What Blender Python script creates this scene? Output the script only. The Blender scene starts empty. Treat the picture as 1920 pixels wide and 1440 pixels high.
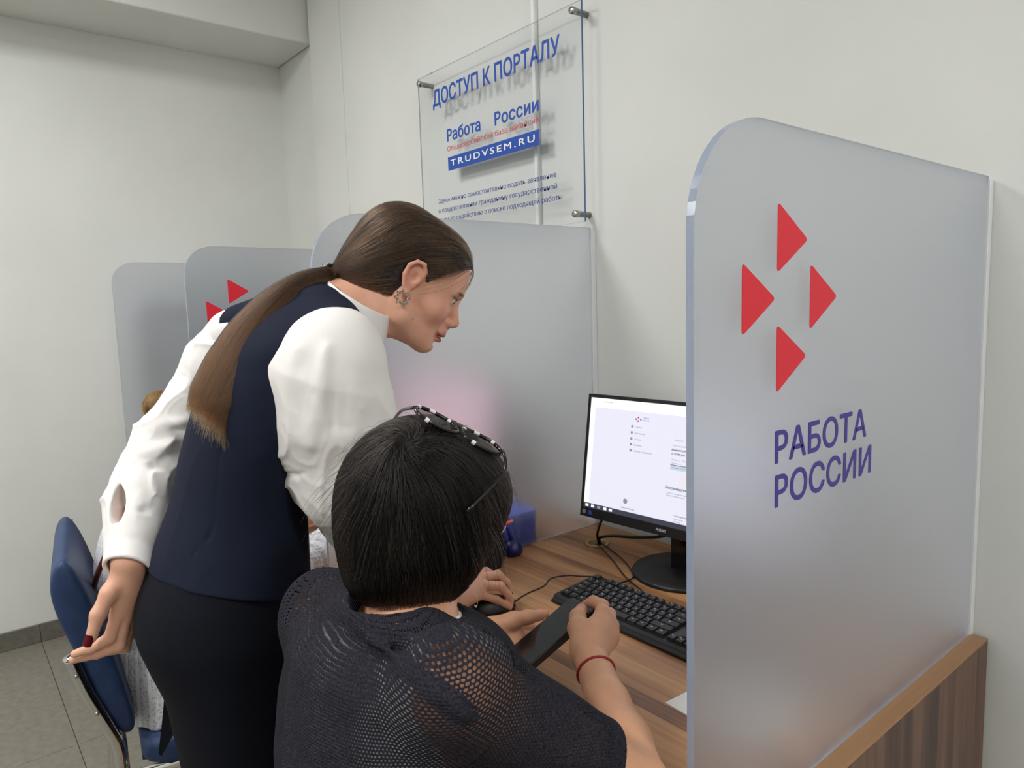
import bpy, bmesh, math, random
import numpy as np
from mathutils import Vector, Matrix
random.seed(7); np.random.seed(7)
SC = bpy.context.scene
COL = SC.collection

# ------------------------------------------------------------------ camera, world, lights, exposure
CP = np.array([0.4455, -1.4507, 1.3887]); YAW, PIT, ROL, FPX = 0.8868, 0.1127, -0.0296, 1331.1
_f = np.array([-math.sin(YAW)*math.cos(PIT), math.cos(YAW)*math.cos(PIT), -math.sin(PIT)])
_r0 = np.array([math.cos(YAW), math.sin(YAW), 0.0]); _u0 = np.cross(_r0, _f)
CR = _r0*math.cos(ROL)+_u0*math.sin(ROL); CU = np.cross(CR, _f); CF = _f
cd = bpy.data.cameras.new('camera'); cam = bpy.data.objects.new('camera', cd); COL.objects.link(cam)
cd.sensor_width = 36.0; cd.lens = 36.0*FPX/1920.0; cd.clip_start = 0.02; cd.clip_end = 60
M = Matrix.Identity(4)
for i in range(3):
    M[i][0] = CR[i]; M[i][1] = CU[i]; M[i][2] = -CF[i]; M[i][3] = CP[i]
cam.matrix_world = M
SC.camera = cam
def at(px, py, d):
    """measured point: photo position and distance along the viewing axis -> world metres"""
    return CP + d*(CF + ((px-960)/FPX)*CR - ((py-720)/FPX)*CU)

w = bpy.data.worlds.new('world'); SC.world = w; w.use_nodes = True
w.node_tree.nodes['Background'].inputs[0].default_value = (0.93, 0.96, 1.0, 1)
w.node_tree.nodes['Background'].inputs[1].default_value = 0.35
def area(name, loc, sx, sy, power, col=(1, 0.985, 0.96), rot=(0, 0, 0)):
    l = bpy.data.lights.new(name, 'AREA'); l.shape = 'RECTANGLE'; l.size = sx; l.size_y = sy
    l.energy = power; l.color = col
    o = bpy.data.objects.new(name, l); o.location = loc; o.rotation_euler = rot; COL.objects.link(o); return o
CEIL = 2.95
area('ceiling_or_fill_light', (-1.65, -1.60, CEIL-0.03), 0.6, 0.6, 29, (1, 0.99, 0.98))
area('ceiling_or_fill_light', (-0.35, -2.9, CEIL-0.03), 0.6, 0.6, 46, (1, 0.99, 0.98))
area('ceiling_or_fill_light', (1.9, -0.95, CEIL-0.03), 0.6, 0.6, 38, (1, 0.99, 0.98))  # fill light added to brighten the near partition's front, not a ceiling lamp
area('ceiling_or_fill_light', (-2.0, -3.6, CEIL-0.03), 0.6, 0.6, 22, (1, 0.99, 0.98))
SC.view_settings.view_transform = 'Standard'
SC.view_settings.look = 'None'
SC.view_settings.gamma = 1.0
SC.view_settings.use_curve_mapping = False
SC.view_settings.exposure = 0.0
SC.cycles.max_bounces = 10
SC.cycles.transmission_bounces = 8
SC.cycles.transparent_max_bounces = 12

# ------------------------------------------------------------------ helpers
def srgb(r, g, b):
    f = lambda c: ((c/255+0.055)/1.055)**2.4 if c/255 > 0.04045 else c/255/12.92
    return (f(r), f(g), f(b), 1.0)
def mat(name, col=(0.8, 0.8, 0.8, 1), rough=0.5, metal=0.0, spec=0.5, **kw):
    m = bpy.data.materials.new(name); m.use_nodes = True
    b = m.node_tree.nodes['Principled BSDF']
    b.inputs['Base Color'].default_value = col; b.inputs['Roughness'].default_value = rough
    b.inputs['Metallic'].default_value = metal; b.inputs['Specular IOR Level'].default_value = spec
    for k, v in kw.items(): b.inputs[k.replace('_', ' ')].default_value = v
    return m
def N(m, t, **kw):
    n = m.node_tree.nodes.new(t)
    for k, v in kw.items(): setattr(n, k, v)
    return n
def L(m, a, ao, b, bi): m.node_tree.links.new(a.outputs[ao], b.inputs[bi])
def BS(m): return m.node_tree.nodes['Principled BSDF']
def add_noise(m, c1, c2, scale=(5, 5, 5), detail=4, coord='Object', lo=0.35, hi=0.65, bump=0.0, bscale=None, bdist=0.002):
    tc = N(m, 'ShaderNodeTexCoord'); mp = N(m, 'ShaderNodeMapping'); mp.inputs['Scale'].default_value = scale
    L(m, tc, coord, mp, 'Vector')
    nz = N(m, 'ShaderNodeTexNoise'); nz.inputs['Scale'].default_value = 1.0; nz.inputs['Detail'].default_value = detail
    L(m, mp, 'Vector', nz, 'Vector')
    rp = N(m, 'ShaderNodeValToRGB'); e = rp.color_ramp.elements
    e[0].position = lo; e[1].position = hi; e[0].color = c1; e[1].color = c2
    L(m, nz, 'Fac', rp, 'Fac'); L(m, rp, 'Color', BS(m), 'Base Color')
    if bump:
        n2 = nz
        if bscale:
            n2 = N(m, 'ShaderNodeTexNoise'); n2.inputs['Scale'].default_value = bscale; n2.inputs['Detail'].default_value = 3
            L(m, tc, coord, n2, 'Vector')
        bp = N(m, 'ShaderNodeBump'); bp.inputs['Strength'].default_value = bump; bp.inputs['Distance'].default_value = bdist
        L(m, n2, 'Fac', bp, 'Height'); L(m, bp, 'Normal', BS(m), 'Normal')
    return m

def link(name, me, m=None, parent=None, smooth=False):
    o = bpy.data.objects.new(name, me); COL.objects.link(o)
    if m is not None:
        for q in (m if isinstance(m, (list, tuple)) else [m]): me.materials.append(q)
    if parent is not None: o.parent = parent
    if smooth:
        me.polygons.foreach_set('use_smooth', [True]*len(me.polygons))
    return o
def obj(name, bm, m=None, parent=None, smooth=False):
    me = bpy.data.meshes.new(name); bm.normal_update(); bm.to_mesh(me); bm.free()
    return link(name, me, m, parent, smooth)
def thing(name, label, cat, loc=(0, 0, 0), rz=0.0, group=None):
    o = bpy.data.objects.new(name, None); o.empty_display_size = 0.1; COL.objects.link(o)
    o.location = loc; o.rotation_euler = (0, 0, rz); tag(o, label, cat, group); return o
def tag(o, label, cat, group=None):
    o['label'] = label; o['category'] = cat
    if group: o['group'] = group
    return o
def struct(o): o['kind'] = 'structure'; return o
def B(): return bmesh.new()
def box(bm, x0, x1, y0, y1, z0, z1, bev=0.0, seg=2):
    v = [bm.verts.new((x, y, z)) for x in (x0, x1) for y in (y0, y1) for z in (z0, z1)]
    fs = [bm.faces.new([v[i] for i in q]) for q in ((0, 1, 3, 2), (4, 6, 7, 5), (0, 4, 5, 1), (2, 3, 7, 6), (0, 2, 6, 4), (1, 5, 7, 3))]
    if bev > 0:
        es = list({e for f in fs for e in f.edges})
        bmesh.ops.bevel(bm, geom=es, offset=bev, segments=seg, profile=0.5, affect='EDGES')
    return bm
def prism(bm, pts, axis, a0, a1, bev=0.0):
    """polygon pts in the plane normal to axis (x: (y,z), y: (x,z), z: (x,y)) extruded a0..a1"""
    def P(p, a): return {'x': (a, p[0], p[1]), 'y': (p[0], a, p[1]), 'z': (p[0], p[1], a)}[axis]
    A = [bm.verts.new(P(p, a0)) for p in pts]; C = [bm.verts.new(P(p, a1)) for p in pts]
    n = len(pts); fs = [bm.faces.new(A), bm.faces.new(C[::-1])]
    for i in range(n): fs.append(bm.faces.new((A[i], C[i], C[(i+1) % n], A[(i+1) % n])))
    if bev > 0:
        es = [e for f in fs[:2] for e in f.edges]
        bmesh.ops.bevel(bm, geom=es, offset=bev, segments=2, profile=0.5, affect='EDGES')
    bmesh.ops.recalc_face_normals(bm, faces=bm.faces[:])
    return bm
def rrect(x0, x1, y0, y1, r, n=5):
    out = []
    for cx, cy, a in ((x1-r, y1-r, 0), (x0+r, y1-r, 90), (x0+r, y0+r, 180), (x1-r, y0+r, 270)):
        for i in range(n+1):
            t = math.radians(a+90*i/n); out.append((cx+r*math.cos(t), cy+r*math.sin(t)))
    return out
def spline(pts, n=8):
    P = [np.array(p, float) for p in pts]; P = [2*P[0]-P[1]]+P+[2*P[-1]-P[-2]]; out = []
    for i in range(1, len(P)-2):
        for k in range(n):
            t = k/n; a, b, c, d = P[i-1:i+3]
            out.append(0.5*((2*b)+(c-a)*t+(2*a-5*b+4*c-d)*t*t+(3*b-a-3*c+d)*t**3))
    out.append(P[-2]); return out
def tube(bm, pts, r, n=8, closed=False, squash=None):
    pts = [np.array(p, float) for p in pts]; m = len(pts); rings = []
    rr = r if hasattr(r, '__len__') else [r]*m
    prev = None
    for i in range(m):
        if closed: t = pts[(i+1) % m]-pts[i-1]
        else: t = pts[min(i+1, m-1)]-pts[max(i-1, 0)]
        t = t/(np.linalg.norm(t)+1e-12)
        if prev is None:
            a = np.array([0, 0, 1.0]) if abs(t[2]) < 0.9 else np.array([1.0, 0, 0])
            prev = np.cross(t, a)
        u = prev-t*(prev@t); u /= np.linalg.norm(u)+1e-12; v = np.cross(t, u); prev = u
        rings.append([bm.verts.new(pts[i]+rr[i]*(math.cos(2*math.pi*k/n)*u+math.sin(2*math.pi*k/n)*v)) for k in range(n)])
    for i in range(m if closed else m-1):
        A, C = rings[i], rings[(i+1) % m]
        for k in range(n): bm.faces.new((A[k], A[(k+1) % n], C[(k+1) % n], C[k]))
    if not closed:
        bm.faces.new(rings[0][::-1]); bm.faces.new(rings[-1])
    return bm
def lathe(bm, prof, n=24, cx=0, cy=0, cz=0, Mx=None):
    rings = []
    for r, z in prof:
        ring = []
        for k in range(n):
            p = Vector((r*math.cos(2*math.pi*k/n), r*math.sin(2*math.pi*k/n), z))
            if Mx is not None: p = Mx @ p
            ring.append(bm.verts.new((p.x+cx, p.y+cy, p.z+cz)))
        rings.append(ring)
    for a, b in zip(rings, rings[1:]):
        for k in range(n): bm.faces.new((a[k], a[(k+1) % n], b[(k+1) % n], b[k]))
    bm.faces.new(rings[0][::-1]); bm.faces.new(rings[-1])
    bmesh.ops.recalc_face_normals(bm, faces=bm.faces[:])
    return bm
def text_mesh(body, bold=0.0, space=1.0, extrude=0.0, align='LEFT'):
    c = bpy.data.curves.new('txt', 'FONT'); c.body = body.replace('Р', chr(0x1D5AF));  # the plain capital with clean outlines
    c.space_character = space
    c.resolution_u = 3; c.extrude = extrude; c.align_x = align
    o = bpy.data.objects.new('txt', c); COL.objects.link(o)
    me = bpy.data.meshes.new_from_object(o.evaluated_get(bpy.context.evaluated_depsgraph_get()))
    bpy.data.objects.remove(o); bpy.data.curves.remove(c)
    co = np.empty(len(me.vertices)*3); me.vertices.foreach_get('co', co); co = co.reshape(-1, 3)
    if bold > 0:   # heavier strokes: the same outlines laid over each other, slightly shifted
        bm = bmesh.new(); bm.from_mesh(me); src = bm.verts[:]+bm.edges[:]+bm.faces[:]
        for dx, dy, dz in ((1, 0, .001), (-1, 0, .002), (0, 1, .003), (0, -1, .004)):
            r = bmesh.ops.duplicate(bm, geom=src); bmesh.ops.translate(bm, verts=[v for v in r['geom'] if isinstance(v, bmesh.types.BMVert)], vec=(dx*bold, dy*bold, dz))
        bm.to_mesh(me); bm.free(); co = np.empty(len(me.vertices)*3); me.vertices.foreach_get('co', co); co = co.reshape(-1, 3)
    return me, co
def text_at(name, body, m, parent, origin, ex, ey, w=None, h=None, cap=None, bold=0.0, space=1.0, center=False, thick=0.0006):
    """lay text with its left baseline at origin, reading along unit vector ex, up ey; w = target width, cap = target capital height"""
    ex = np.array(ex, float); ey = np.array(ey, float); ez = np.cross(ex, ey); origin = np.array(origin, float)
    me, co = text_mesh(body, bold, space, extrude=0.01)
    x0, x1 = co[:, 0].min(), co[:, 0].max()
    me.polygons.foreach_set('use_smooth', [False]*len(me.polygons))
    ref, rc = text_mesh('Н', bold); capu = rc[:, 1].max()-rc[:, 1].min(); base = rc[:, 1].min(); bpy.data.meshes.remove(ref)
    sy = cap/capu; sx = (w/(x1-x0)) if w else sy
    X = (co[:, 0]-x0)*sx
    if center: X -= (x1-x0)*sx/2
    Y = (co[:, 1]-base)*sy; Z = (co[:, 2]/0.02+0.5)*thick
    P = origin + X[:, None]*ex + Y[:, None]*ey + Z[:, None]*ez
    me.vertices.foreach_set('co', P.ravel()); me.update(); me.name = name
    return link(name, me, m, parent)
# ------------------------------------------------------------------ materials of the room
M_wall = add_noise(mat('painted_wall', rough=0.75, spec=0.3), srgb(214, 216, 212), srgb(220, 222, 218), (2, 2, 2), 3, bump=0.12, bscale=160, bdist=0.001)
M_ceil = mat('ceiling_paint', srgb(226, 226, 224), 0.8)
M_tile = add_noise(mat('floor_tile', rough=0.38), srgb(120, 115, 104), srgb(133, 128, 117), (40, 40, 40), 6, bump=0.05, bscale=300, bdist=0.0005)
M_grout = mat('grout', srgb(88, 84, 76), 0.9)
M_basetile = add_noise(mat('skirting_tile', rough=0.35), srgb(100, 97, 90), srgb(113, 110, 102), (40, 40, 40), 6)
M_white = mat('white_plastic', srgb(232, 233, 232), 0.4)
M_alu = mat('white_aluminium_profile', srgb(226, 228, 230), 0.35, 0.1)
M_chrome = mat('chrome', srgb(210, 210, 208), 0.12, 1.0)
M_steel = mat('brushed_steel', srgb(180, 176, 168), 0.28, 1.0)
M_black = mat('black_plastic', srgb(20, 20, 22), 0.42)
M_blackgloss = mat('black_gloss', srgb(12, 12, 13), 0.12)
M_paper = mat('paper', srgb(238, 238, 234), 0.8)
def film(name, col):
    m = mat(name, col, 0.35); tl = N(m, 'ShaderNodeBsdfTranslucent'); tl.inputs['Color'].default_value = col
    mx = N(m, 'ShaderNodeMixShader'); mx.inputs[0].default_value = 0.25; L(m, BS(m), 0, mx, 1); L(m, tl, 0, mx, 2); L(m, mx, 0, m.node_tree.nodes['Material Output'], 'Surface'); return m
M_red = film('red_film', srgb(238, 40, 60))
M_violet = film('violet_film', srgb(74, 64, 160))
M_brass = mat('brass_grommet', srgb(176, 146, 84), 0.4, 0.6)

def wood(name, dark, mid, light, along='x', s=1.0):
    m = mat(name, rough=0.42, spec=0.4)
    tc = N(m, 'ShaderNodeTexCoord'); mp = N(m, 'ShaderNodeMapping'); L(m, tc, 'Object', mp, 'Vector')
    if along == 'z': mp.inputs['Rotation'].default_value = (0, math.pi/2, 0)
    if along == 'y': mp.inputs['Rotation'].default_value = (0, 0, math.pi/2)
    # staves of different tone, staggered
    br = N(m, 'ShaderNodeTexBrick'); br.offset = 0.37; br.offset_frequency = 2; br.squash = 1.0
    br.inputs['Scale'].default_value = 1.0; br.inputs['Mortar Size'].default_value = 0.0
    br.inputs['Brick Width'].default_value = 0.46*s; br.inputs['Row Height'].default_value = 0.034*s
    br.inputs['Color1'].default_value = (0.12, 0.12, 0.12, 1); br.inputs['Color2'].default_value = (0.88, 0.88, 0.88, 1)
    L(m, mp, 'Vector', br, 'Vector')
    m2 = N(m, 'ShaderNodeMapping'); m2.inputs['Scale'].default_value = (3.0, 95, 95); L(m, mp, 'Vector', m2, 'Vector')
    n1 = N(m, 'ShaderNodeTexNoise'); n1.inputs['Scale'].default_value = 1.0; n1.inputs['Detail'].default_value = 6; n1.inputs['Roughness'].default_value = 0.65
    L(m, m2, 'Vector', n1, 'Vector')
    m3 = N(m, 'ShaderNodeMapping'); m3.inputs['Scale'].default_value = (1.6, 24, 24); L(m, mp, 'Vector', m3, 'Vector')
    n2 = N(m, 'ShaderNodeTexNoise'); n2.inputs['Scale'].default_value = 1.0; n2.inputs['Detail'].default_value = 3; n2.inputs['Distortion'].default_value = 0.6
    L(m, m3, 'Vector', n2, 'Vector')
    a = N(m, 'ShaderNodeMix', data_type='FLOAT'); a.inputs[0].default_value = 0.5
    L(m, n1, 'Fac', a, 2); L(m, n2, 'Fac', a, 3)
    b = N(m, 'ShaderNodeMix', data_type='FLOAT'); b.inputs[0].default_value = 0.27
    L(m, a, 0, b, 2); L(m, br, 'Color', b, 3)
    rp = N(m, 'ShaderNodeValToRGB'); e = rp.color_ramp.elements
    e[0].position = 0.35; e[0].color = dark; e[1].position = 0.66; e[1].color = light
    k = e.new(0.48); k.color = mid
    L(m, b, 0, rp, 'Fac'); L(m, rp, 'Color', BS(m), 'Base Color')
    bp = N(m, 'ShaderNodeBump'); bp.inputs['Strength'].default_value = 0.08; bp.inputs['Distance'].default_value = 0.0006
    L(m, n1, 'Fac', bp, 'Height'); L(m, bp, 'Normal', BS(m), 'Normal')
    return m
M_wood = wood('oak_laminate', srgb(112, 74, 46), srgb(168, 118, 76), srgb(202, 154, 106), 'x')
M_walnut = wood('dark_panel_laminate', srgb(66, 47, 40), srgb(98, 70, 56), srgb(120, 90, 72), 'z')
M_edge = wood('laminate_edge_band', srgb(118, 86, 58), srgb(146, 108, 74), srgb(160, 122, 86), 'y', 3.0)

def frosted(name, tint, trans=0.92, rough=0.48):
    m = mat(name, tint, rough, spec=0.5)
    b = BS(m); b.inputs['Transmission Weight'].default_value = 1.0; b.inputs['IOR'].default_value = 1.35
    tl = N(m, 'ShaderNodeBsdfTranslucent'); tl.inputs['Color'].default_value = srgb(226, 230, 238)
    df = N(m, 'ShaderNodeBsdfDiffuse'); df.inputs['Color'].default_value = srgb(222, 226, 234)
    mx = N(m, 'ShaderNodeMixShader'); mx.inputs[0].default_value = 0.22
    L(m, tl, 0, mx, 1); L(m, df, 0, mx, 2)
    m2 = N(m, 'ShaderNodeMixShader'); m2.inputs[0].default_value = trans
    out = m.node_tree.nodes['Material Output']
    L(m, mx, 0, m2, 1); L(m, b, 0, m2, 2); L(m, m2, 0, out, 'Surface')
    return m
M_frost = frosted('frosted_acrylic', srgb(230, 233, 239))
M_acryl_edge = mat('acrylic_edge', srgb(160, 172, 196), 0.15, 0.0, 0.6, Transmission_Weight=0.5, IOR=1.49)
# clear acrylic of the wall sign: thin sheet, so plain see-through with a faint mirror
M_clear = bpy.data.materials.new('clear_acrylic'); M_clear.use_nodes = True
_b = BS(M_clear); M_clear.node_tree.nodes.remove(_b)
_t = N(M_clear, 'ShaderNodeBsdfTransparent'); _t.inputs[0].default_value = (0.975, 0.98, 0.985, 1)
_g = N(M_clear, 'ShaderNodeBsdfGlossy'); _g.inputs['Roughness'].default_value = 0.04
_fr = N(M_clear, 'ShaderNodeLayerWeight'); _fr.inputs['Blend'].default_value = 0.12
_m = N(M_clear, 'ShaderNodeMixShader'); L(M_clear, _fr, 'Fresnel', _m, 0); L(M_clear, _t, 0, _m, 1); L(M_clear, _g, 0, _m, 2)
L(M_clear, _m, 0, M_clear.node_tree.nodes['Material Output'], 'Surface')

# ------------------------------------------------------------------ room
XL, XR, YF = -3.13, 2.6, -4.6
struct(obj('floor', box(B(), XL-0.2, XR+0.2, YF-0.2, 0.2, -0.06, -0.004), M_grout))
fl = bpy.data.objects['floor']
me_t = None
TS = 0.6
for i in range(-6, 1):
    for j in range(-5, 0):
        x, y = i*TS+0.24, j*TS-0.0
        if x+TS > 0.9: continue
        x0, x1 = max(x, XL+0.001), x+TS; y0, y1 = y, min(y+TS, -0.001)
        if x1-x0 < 0.02: continue
        obj('tile', box(B(), x0+0.001, x1-0.001, y0+0.001, y1-0.001, -0.012, 0.0, 0.0008, 1), M_tile, fl)
bm = B()
box(bm, 0.84, XR, YF, -0.001, -0.012, 0.0); box(bm, XL+0.001, 0.838, YF, -3.002, -0.012, 0.0)
obj('far_tiles', bm, M_tile, fl)
struct(obj('ceiling', box(B(), XL-0.2, XR+0.2, YF-0.2, 0.2, CEIL, CEIL+0.08), M_ceil))
struct(obj('wall_left', box(B(), XL-0.15, XL, YF-0.15, 0.15, -0.05, CEIL), M_wall))
bm = B(); box(bm, -2.71, XR+0.15, 0.0, 0.15, -0.05, CEIL); box(bm, XL, -2.71, 0.025, 0.15, -0.05, CEIL)
box(bm, -2.50, -2.40, -0.004, 0.0, -0.05, CEIL)
struct(obj('wall_back', bm, M_wall))
struct(obj('wall_right', box(B(), XR, XR+0.15, YF-0.15, 0.0, -0.05, CEIL), M_wall))
struct(obj('wall_front', box(B(), XL, XR, YF-0.15, YF, -0.05, CEIL), M_wall))
# dropped beam along the far wall
struct(obj('trim_1', box(B(), XL, -2.735, YF, 0.02, 2.59, CEIL, 0.004, 1), M_wall))
# tile skirting on the far wall: one tile after the other
bb = obj('baseboard_left', box(B(), XL, XL+0.008, YF, 0.02, 0.0, 0.078), M_grout); struct(bb)
for j in range(-5, 0):
    obj('tile', box(B(), XL+0.0005, XL+0.011, j*TS+0.001, min(j*TS+TS-0.001, 0.02), 0.001, 0.08, 0.001, 1), M_basetile, bb)
struct(obj('baseboard_back', box(B(), XL+0.012, XR, -0.009, 0.0, 0.0, 0.07, 0.001, 1), M_basetile))
# surface cable duct on the back wall
cdt = thing('cable_duct', 'narrow white vertical cable duct on the wall behind the clear sign', 'cable duct', (-1.175, 0, 1.0))
obj('duct_body', box(B(), -0.0085, 0.0085, -0.012, 0.0, -0.245, CEIL-1.0, 0.001, 1), M_white, cdt)
obj('duct_lid', box(B(), -0.0068, 0.0068, -0.0135, -0.0121, -0.245, CEIL-1.0, 0.0006, 1), M_white, cdt)

# ------------------------------------------------------------------ desks
def desk(x0, x1, label, right_panel=True, left_panel=True):
    t = thing('desk', label, 'desk', ((x0+x1)/2, -0.40, 0), group='booth desks')
    t_x = (x0+x1)/2
    def P(bm): 
        bmesh.ops.translate(bm, verts=bm.verts[:], vec=(-t_x, 0.40, 0)); return bm
    obj('desktop', P(box(B(), x0, x1, -0.80, -0.004, 0.725, 0.75, 0.001, 1)), M_wood, t)
    obj('modesty_panel', P(box(B(), x0+0.03, x1-0.03, -0.10, -0.082, 0.28, 0.724)), M_walnut, t)
    return t, P
d1, P1f = desk(-0.957, -0.006, 'wood-grain desk with the monitor and keyboard, nearest the camera')
obj('side_panel', P1f(box(B(), 0.0015, 0.030, -0.80, -0.008, 0.0, 0.7525, 0.0008, 1)), [M_walnut], d1)
o = obj('edge_band', P1f(box(B(), 0.0014, 0.0302, -0.8005, -0.0075, 0.7527, 0.7555, 0.0008, 1)), M_edge, d1)
obj('side_panel', P1f(box(B(), -0.955, -0.93, -0.78, -0.008, 0.0, 0.7248)), M_walnut, d1)
# brass cable grommet set into the desktop
bm = B(); GX, GY = -0.832, -0.134
lathe(bm, [(0.024, -0.004), (0.0245, 0.0015), (0.031, 0.0022), (0.033, 0.0005), (0.033, -0.0005), (0.026, -0.006)], 28, GX, GY, 0.7515)
obj('cable_grommet', P1f(bm), M_brass, d1, True)
bm = B(); lathe(bm, [(0.0238, 0.0), (0.0238, 0.0004), (0.001, 0.0005)], 24, GX, GY, 0.7506)
obj('grommet_well', P1f(bm), mat('grommet_well', srgb(112, 92, 48), 0.6), d1)
d2, P2f = desk(-1.935, -0.966, 'wood-grain desk in the second booth, behind the standing woman')
obj('side_panel', P2f(box(B(), -1.93, -1.905, -0.78, -0.008, 0.0, 0.7248)), M_walnut, d2)
d3, P3f = desk(-2.955, -1.946, 'wood-grain desk in the far booth by the left wall')
obj('side_panel', P3f(box(B(), -2.95, -2.925, -0.78, -0.008, 0.0, 0.7248)), M_walnut, d3)

# ------------------------------------------------------------------ frosted partitions
def part_outline(y_free, z0, z1, r, y_wall=-0.014):
    pts = [(y_wall, z0), (y_wall, z1)]
    for i in range(15):
        a = math.pi/2+ (math.pi/2)*i/14
        pts.append((y_free+r+r*math.cos(a), z1-r+r*math.sin(a)))
    pts += [(y_free, z0)]
    return pts
def partition(x, yf, z1, label, logo=False, r=0.125):
    t = thing('booth_partition', label, 'partition', (x, -0.42, 0.75), group='frosted booth partitions')
    def T(bm): bmesh.ops.translate(bm, verts=bm.verts[:], vec=(-x, 0.42, -0.75)); return bm
    ol = part_outline(yf, 0.7512, z1, r)
    bm = B(); prism(bm, ol, 'x', x-0.010, x, 0.0006)
    bm.normal_update()
    pn = obj('panel', T(bm), [M_frost, M_acryl_edge], t)
    for p in pn.data.polygons:
        if abs(p.normal.x) < 0.5: p.material_index = 1
    obj('wall_profile', T(box(B(), x-0.013, x+0.004, -0.016, -0.0005, 0.7515, z1-0.006, 0.0008, 1)), M_alu, t)
    if logo:
        for (y0, zc) in ((-0.689, 1.455), (-0.760, 1.3855), (-0.6135, 1.386), (-0.688, 1.315)):
            h, d, rr = 0.0405, 0.068, 0.007
            raw = [np.array((y0, zc-h)), np.array((y0+d, zc)), np.array((y0, zc+h))]
            pts = []
            for i in range(3):
                a, b, c_ = raw[i-1], raw[i], raw[(i+1) % 3]
                ra = rr
                u = (a-b)/np.linalg.norm(a-b); v = (c_-b)/np.linalg.norm(c_-b)
                for s in np.linspace(0, 1, 6):
                    p = (1-s)**2*(b+u*ra)+2*s*(1-s)*b+s*s*(b+v*ra); pts.append(tuple(p))
            obj('logo_triangle', T(prism(B(), pts, 'x', x+0.0002, x+0.0007)), M_red, t)
        for body, z, y0, w_, cap in (('РАБОТА', 1.190, -0.689, 0.236, 0.0405), ('РОССИИ', 1.136, -0.688, 0.252, 0.0405)):
            text_at('lettering', body, M_violet, t, (0.0002, y0+0.42, z-0.75), (0, 1, 0), (0, 0, 1), w=w_, cap=cap, bold=0.016)
    return t
partition(0.0, -0.845, 1.583, 'large frosted partition with red triangles and violet lettering at the right', True)
partition(-0.952, -0.832, 1.590, 'frosted partition behind the monitor, between the first and second booth', False)
partition(-1.93, -0.818, 1.598, 'frosted partition with red triangles behind the standing woman\'s shoulder', True, 0.09)
partition(-2.95, -0.835, 1.612, 'farthest frosted partition, half hidden at the left, nearest the far wall', False, 0.09)

# ------------------------------------------------------------------ acrylic wall sign
M_blue = mat('blue_vinyl', srgb(30, 76, 168), 0.4)
M_navytxt = mat('dark_blue_vinyl', srgb(52, 70, 140), 0.4)
M_pinkred = mat('red_vinyl', srgb(200, 84, 92), 0.4)
M_barw = mat('white_vinyl', srgb(240, 242, 246), 0.4)
sg = thing('wall_sign', 'clear acrylic sign with blue lettering on four steel standoffs', 'sign', (-1.35, 0, 1.89))
YS = -0.045
def S(bm): bmesh.ops.translate(bm, verts=bm.verts[:], vec=(1.35, 0, -1.89)); return bm
obj('acrylic_pane', S(box(B(), -1.752, -0.946, YS, YS+0.005, 1.605, 2.178, 0.0004, 1)), M_clear, sg)
bm = B()
box(bm, -0.9460, -0.9445, YS+0.0002, YS+0.0048, 1.605, 2.178)
obj('pane_edge', S(bm), mat('acrylic_cut_edge', srgb(70, 100, 150), 0.2, 0.0, 0.6), sg)
bm = B()
box(bm, -1.752, -0.946, YS+0.0002, YS+0.0048, 2.1781, 2.1788); box(bm, -1.752, -0.946, YS+0.0002, YS+0.0048, 1.6042, 1.6049); box(bm, -1.7528, -1.7521, YS+0.0002, YS+0.0048, 1.605, 2.178)
obj('pane_edge', S(bm), mat('acrylic_pale_edge', srgb(205, 210, 212), 0.2), sg)
for x, z in ((-0.968, 2.155), (-0.970, 1.627), (-1.727, 2.155), (-1.727, 1.627)):
    bm = B(); Mx = Matrix.Rotation(math.pi/2, 3, 'X')
    lathe(bm, [(0.0075, 0.0), (0.0085, 0.001), (0.0085, 0.045), (0.0095, 0.0455), (0.0098, 0.050), (0.0098, 0.059), (0.0085, 0.061)], 20, x+1.35, 0.0, z-1.89, Mx)
    s = obj('standoff', bm, M_steel, sg, True)
def ST(body, x, z, m, cap, w=None, bold=0.0, space=1.0, center=False, y=YS-0.0008):
    return text_at('lettering', body, m, sg, (x+1.35, y, z-1.89), (1, 0, 0), (0, 0, 1), w=w, cap=cap, bold=bold, space=space, center=center)
ST('ДОСТУП К ПОРТАЛУ', -1.660, 2.062, M_blue, 0.054, 0.632, 0.022)
ST('Работа', -1.583, 1.934, M_blue, 0.041, 0.186, 0.022)
ST('России', -1.324, 1.933, M_blue, 0.041, 0.204, 0.022)
ST('Общероссийская база вакансий', -1.584, 1.902, M_pinkred, 0.017, 0.463)
obj('blue_bar', S(prism(B(), [(-1.583, 1.839), (-1.121, 1.839), (-1.121, 1.883), (-1.583, 1.883)], 'y', YS-0.0009, YS-0.0003)), M_blue, sg)
ST('TRUDVSEM.RU', -1.566, 1.852, M_barw, 0.021, 0.427, 0.012, 1.35, y=YS-0.0017)
for z, body, w_ in ((1.739, 'Здесь можно самостоятельно подать заявление', 0.597), (1.707, 'о предоставлении гражданину государственной', 0.600), (1.675, 'услуги по содействию в поиске подходящей работы', 0.640)):
    ST(body, -1.351, z, M_navytxt, 0.0155, w_, 0.0, center=True)

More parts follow.
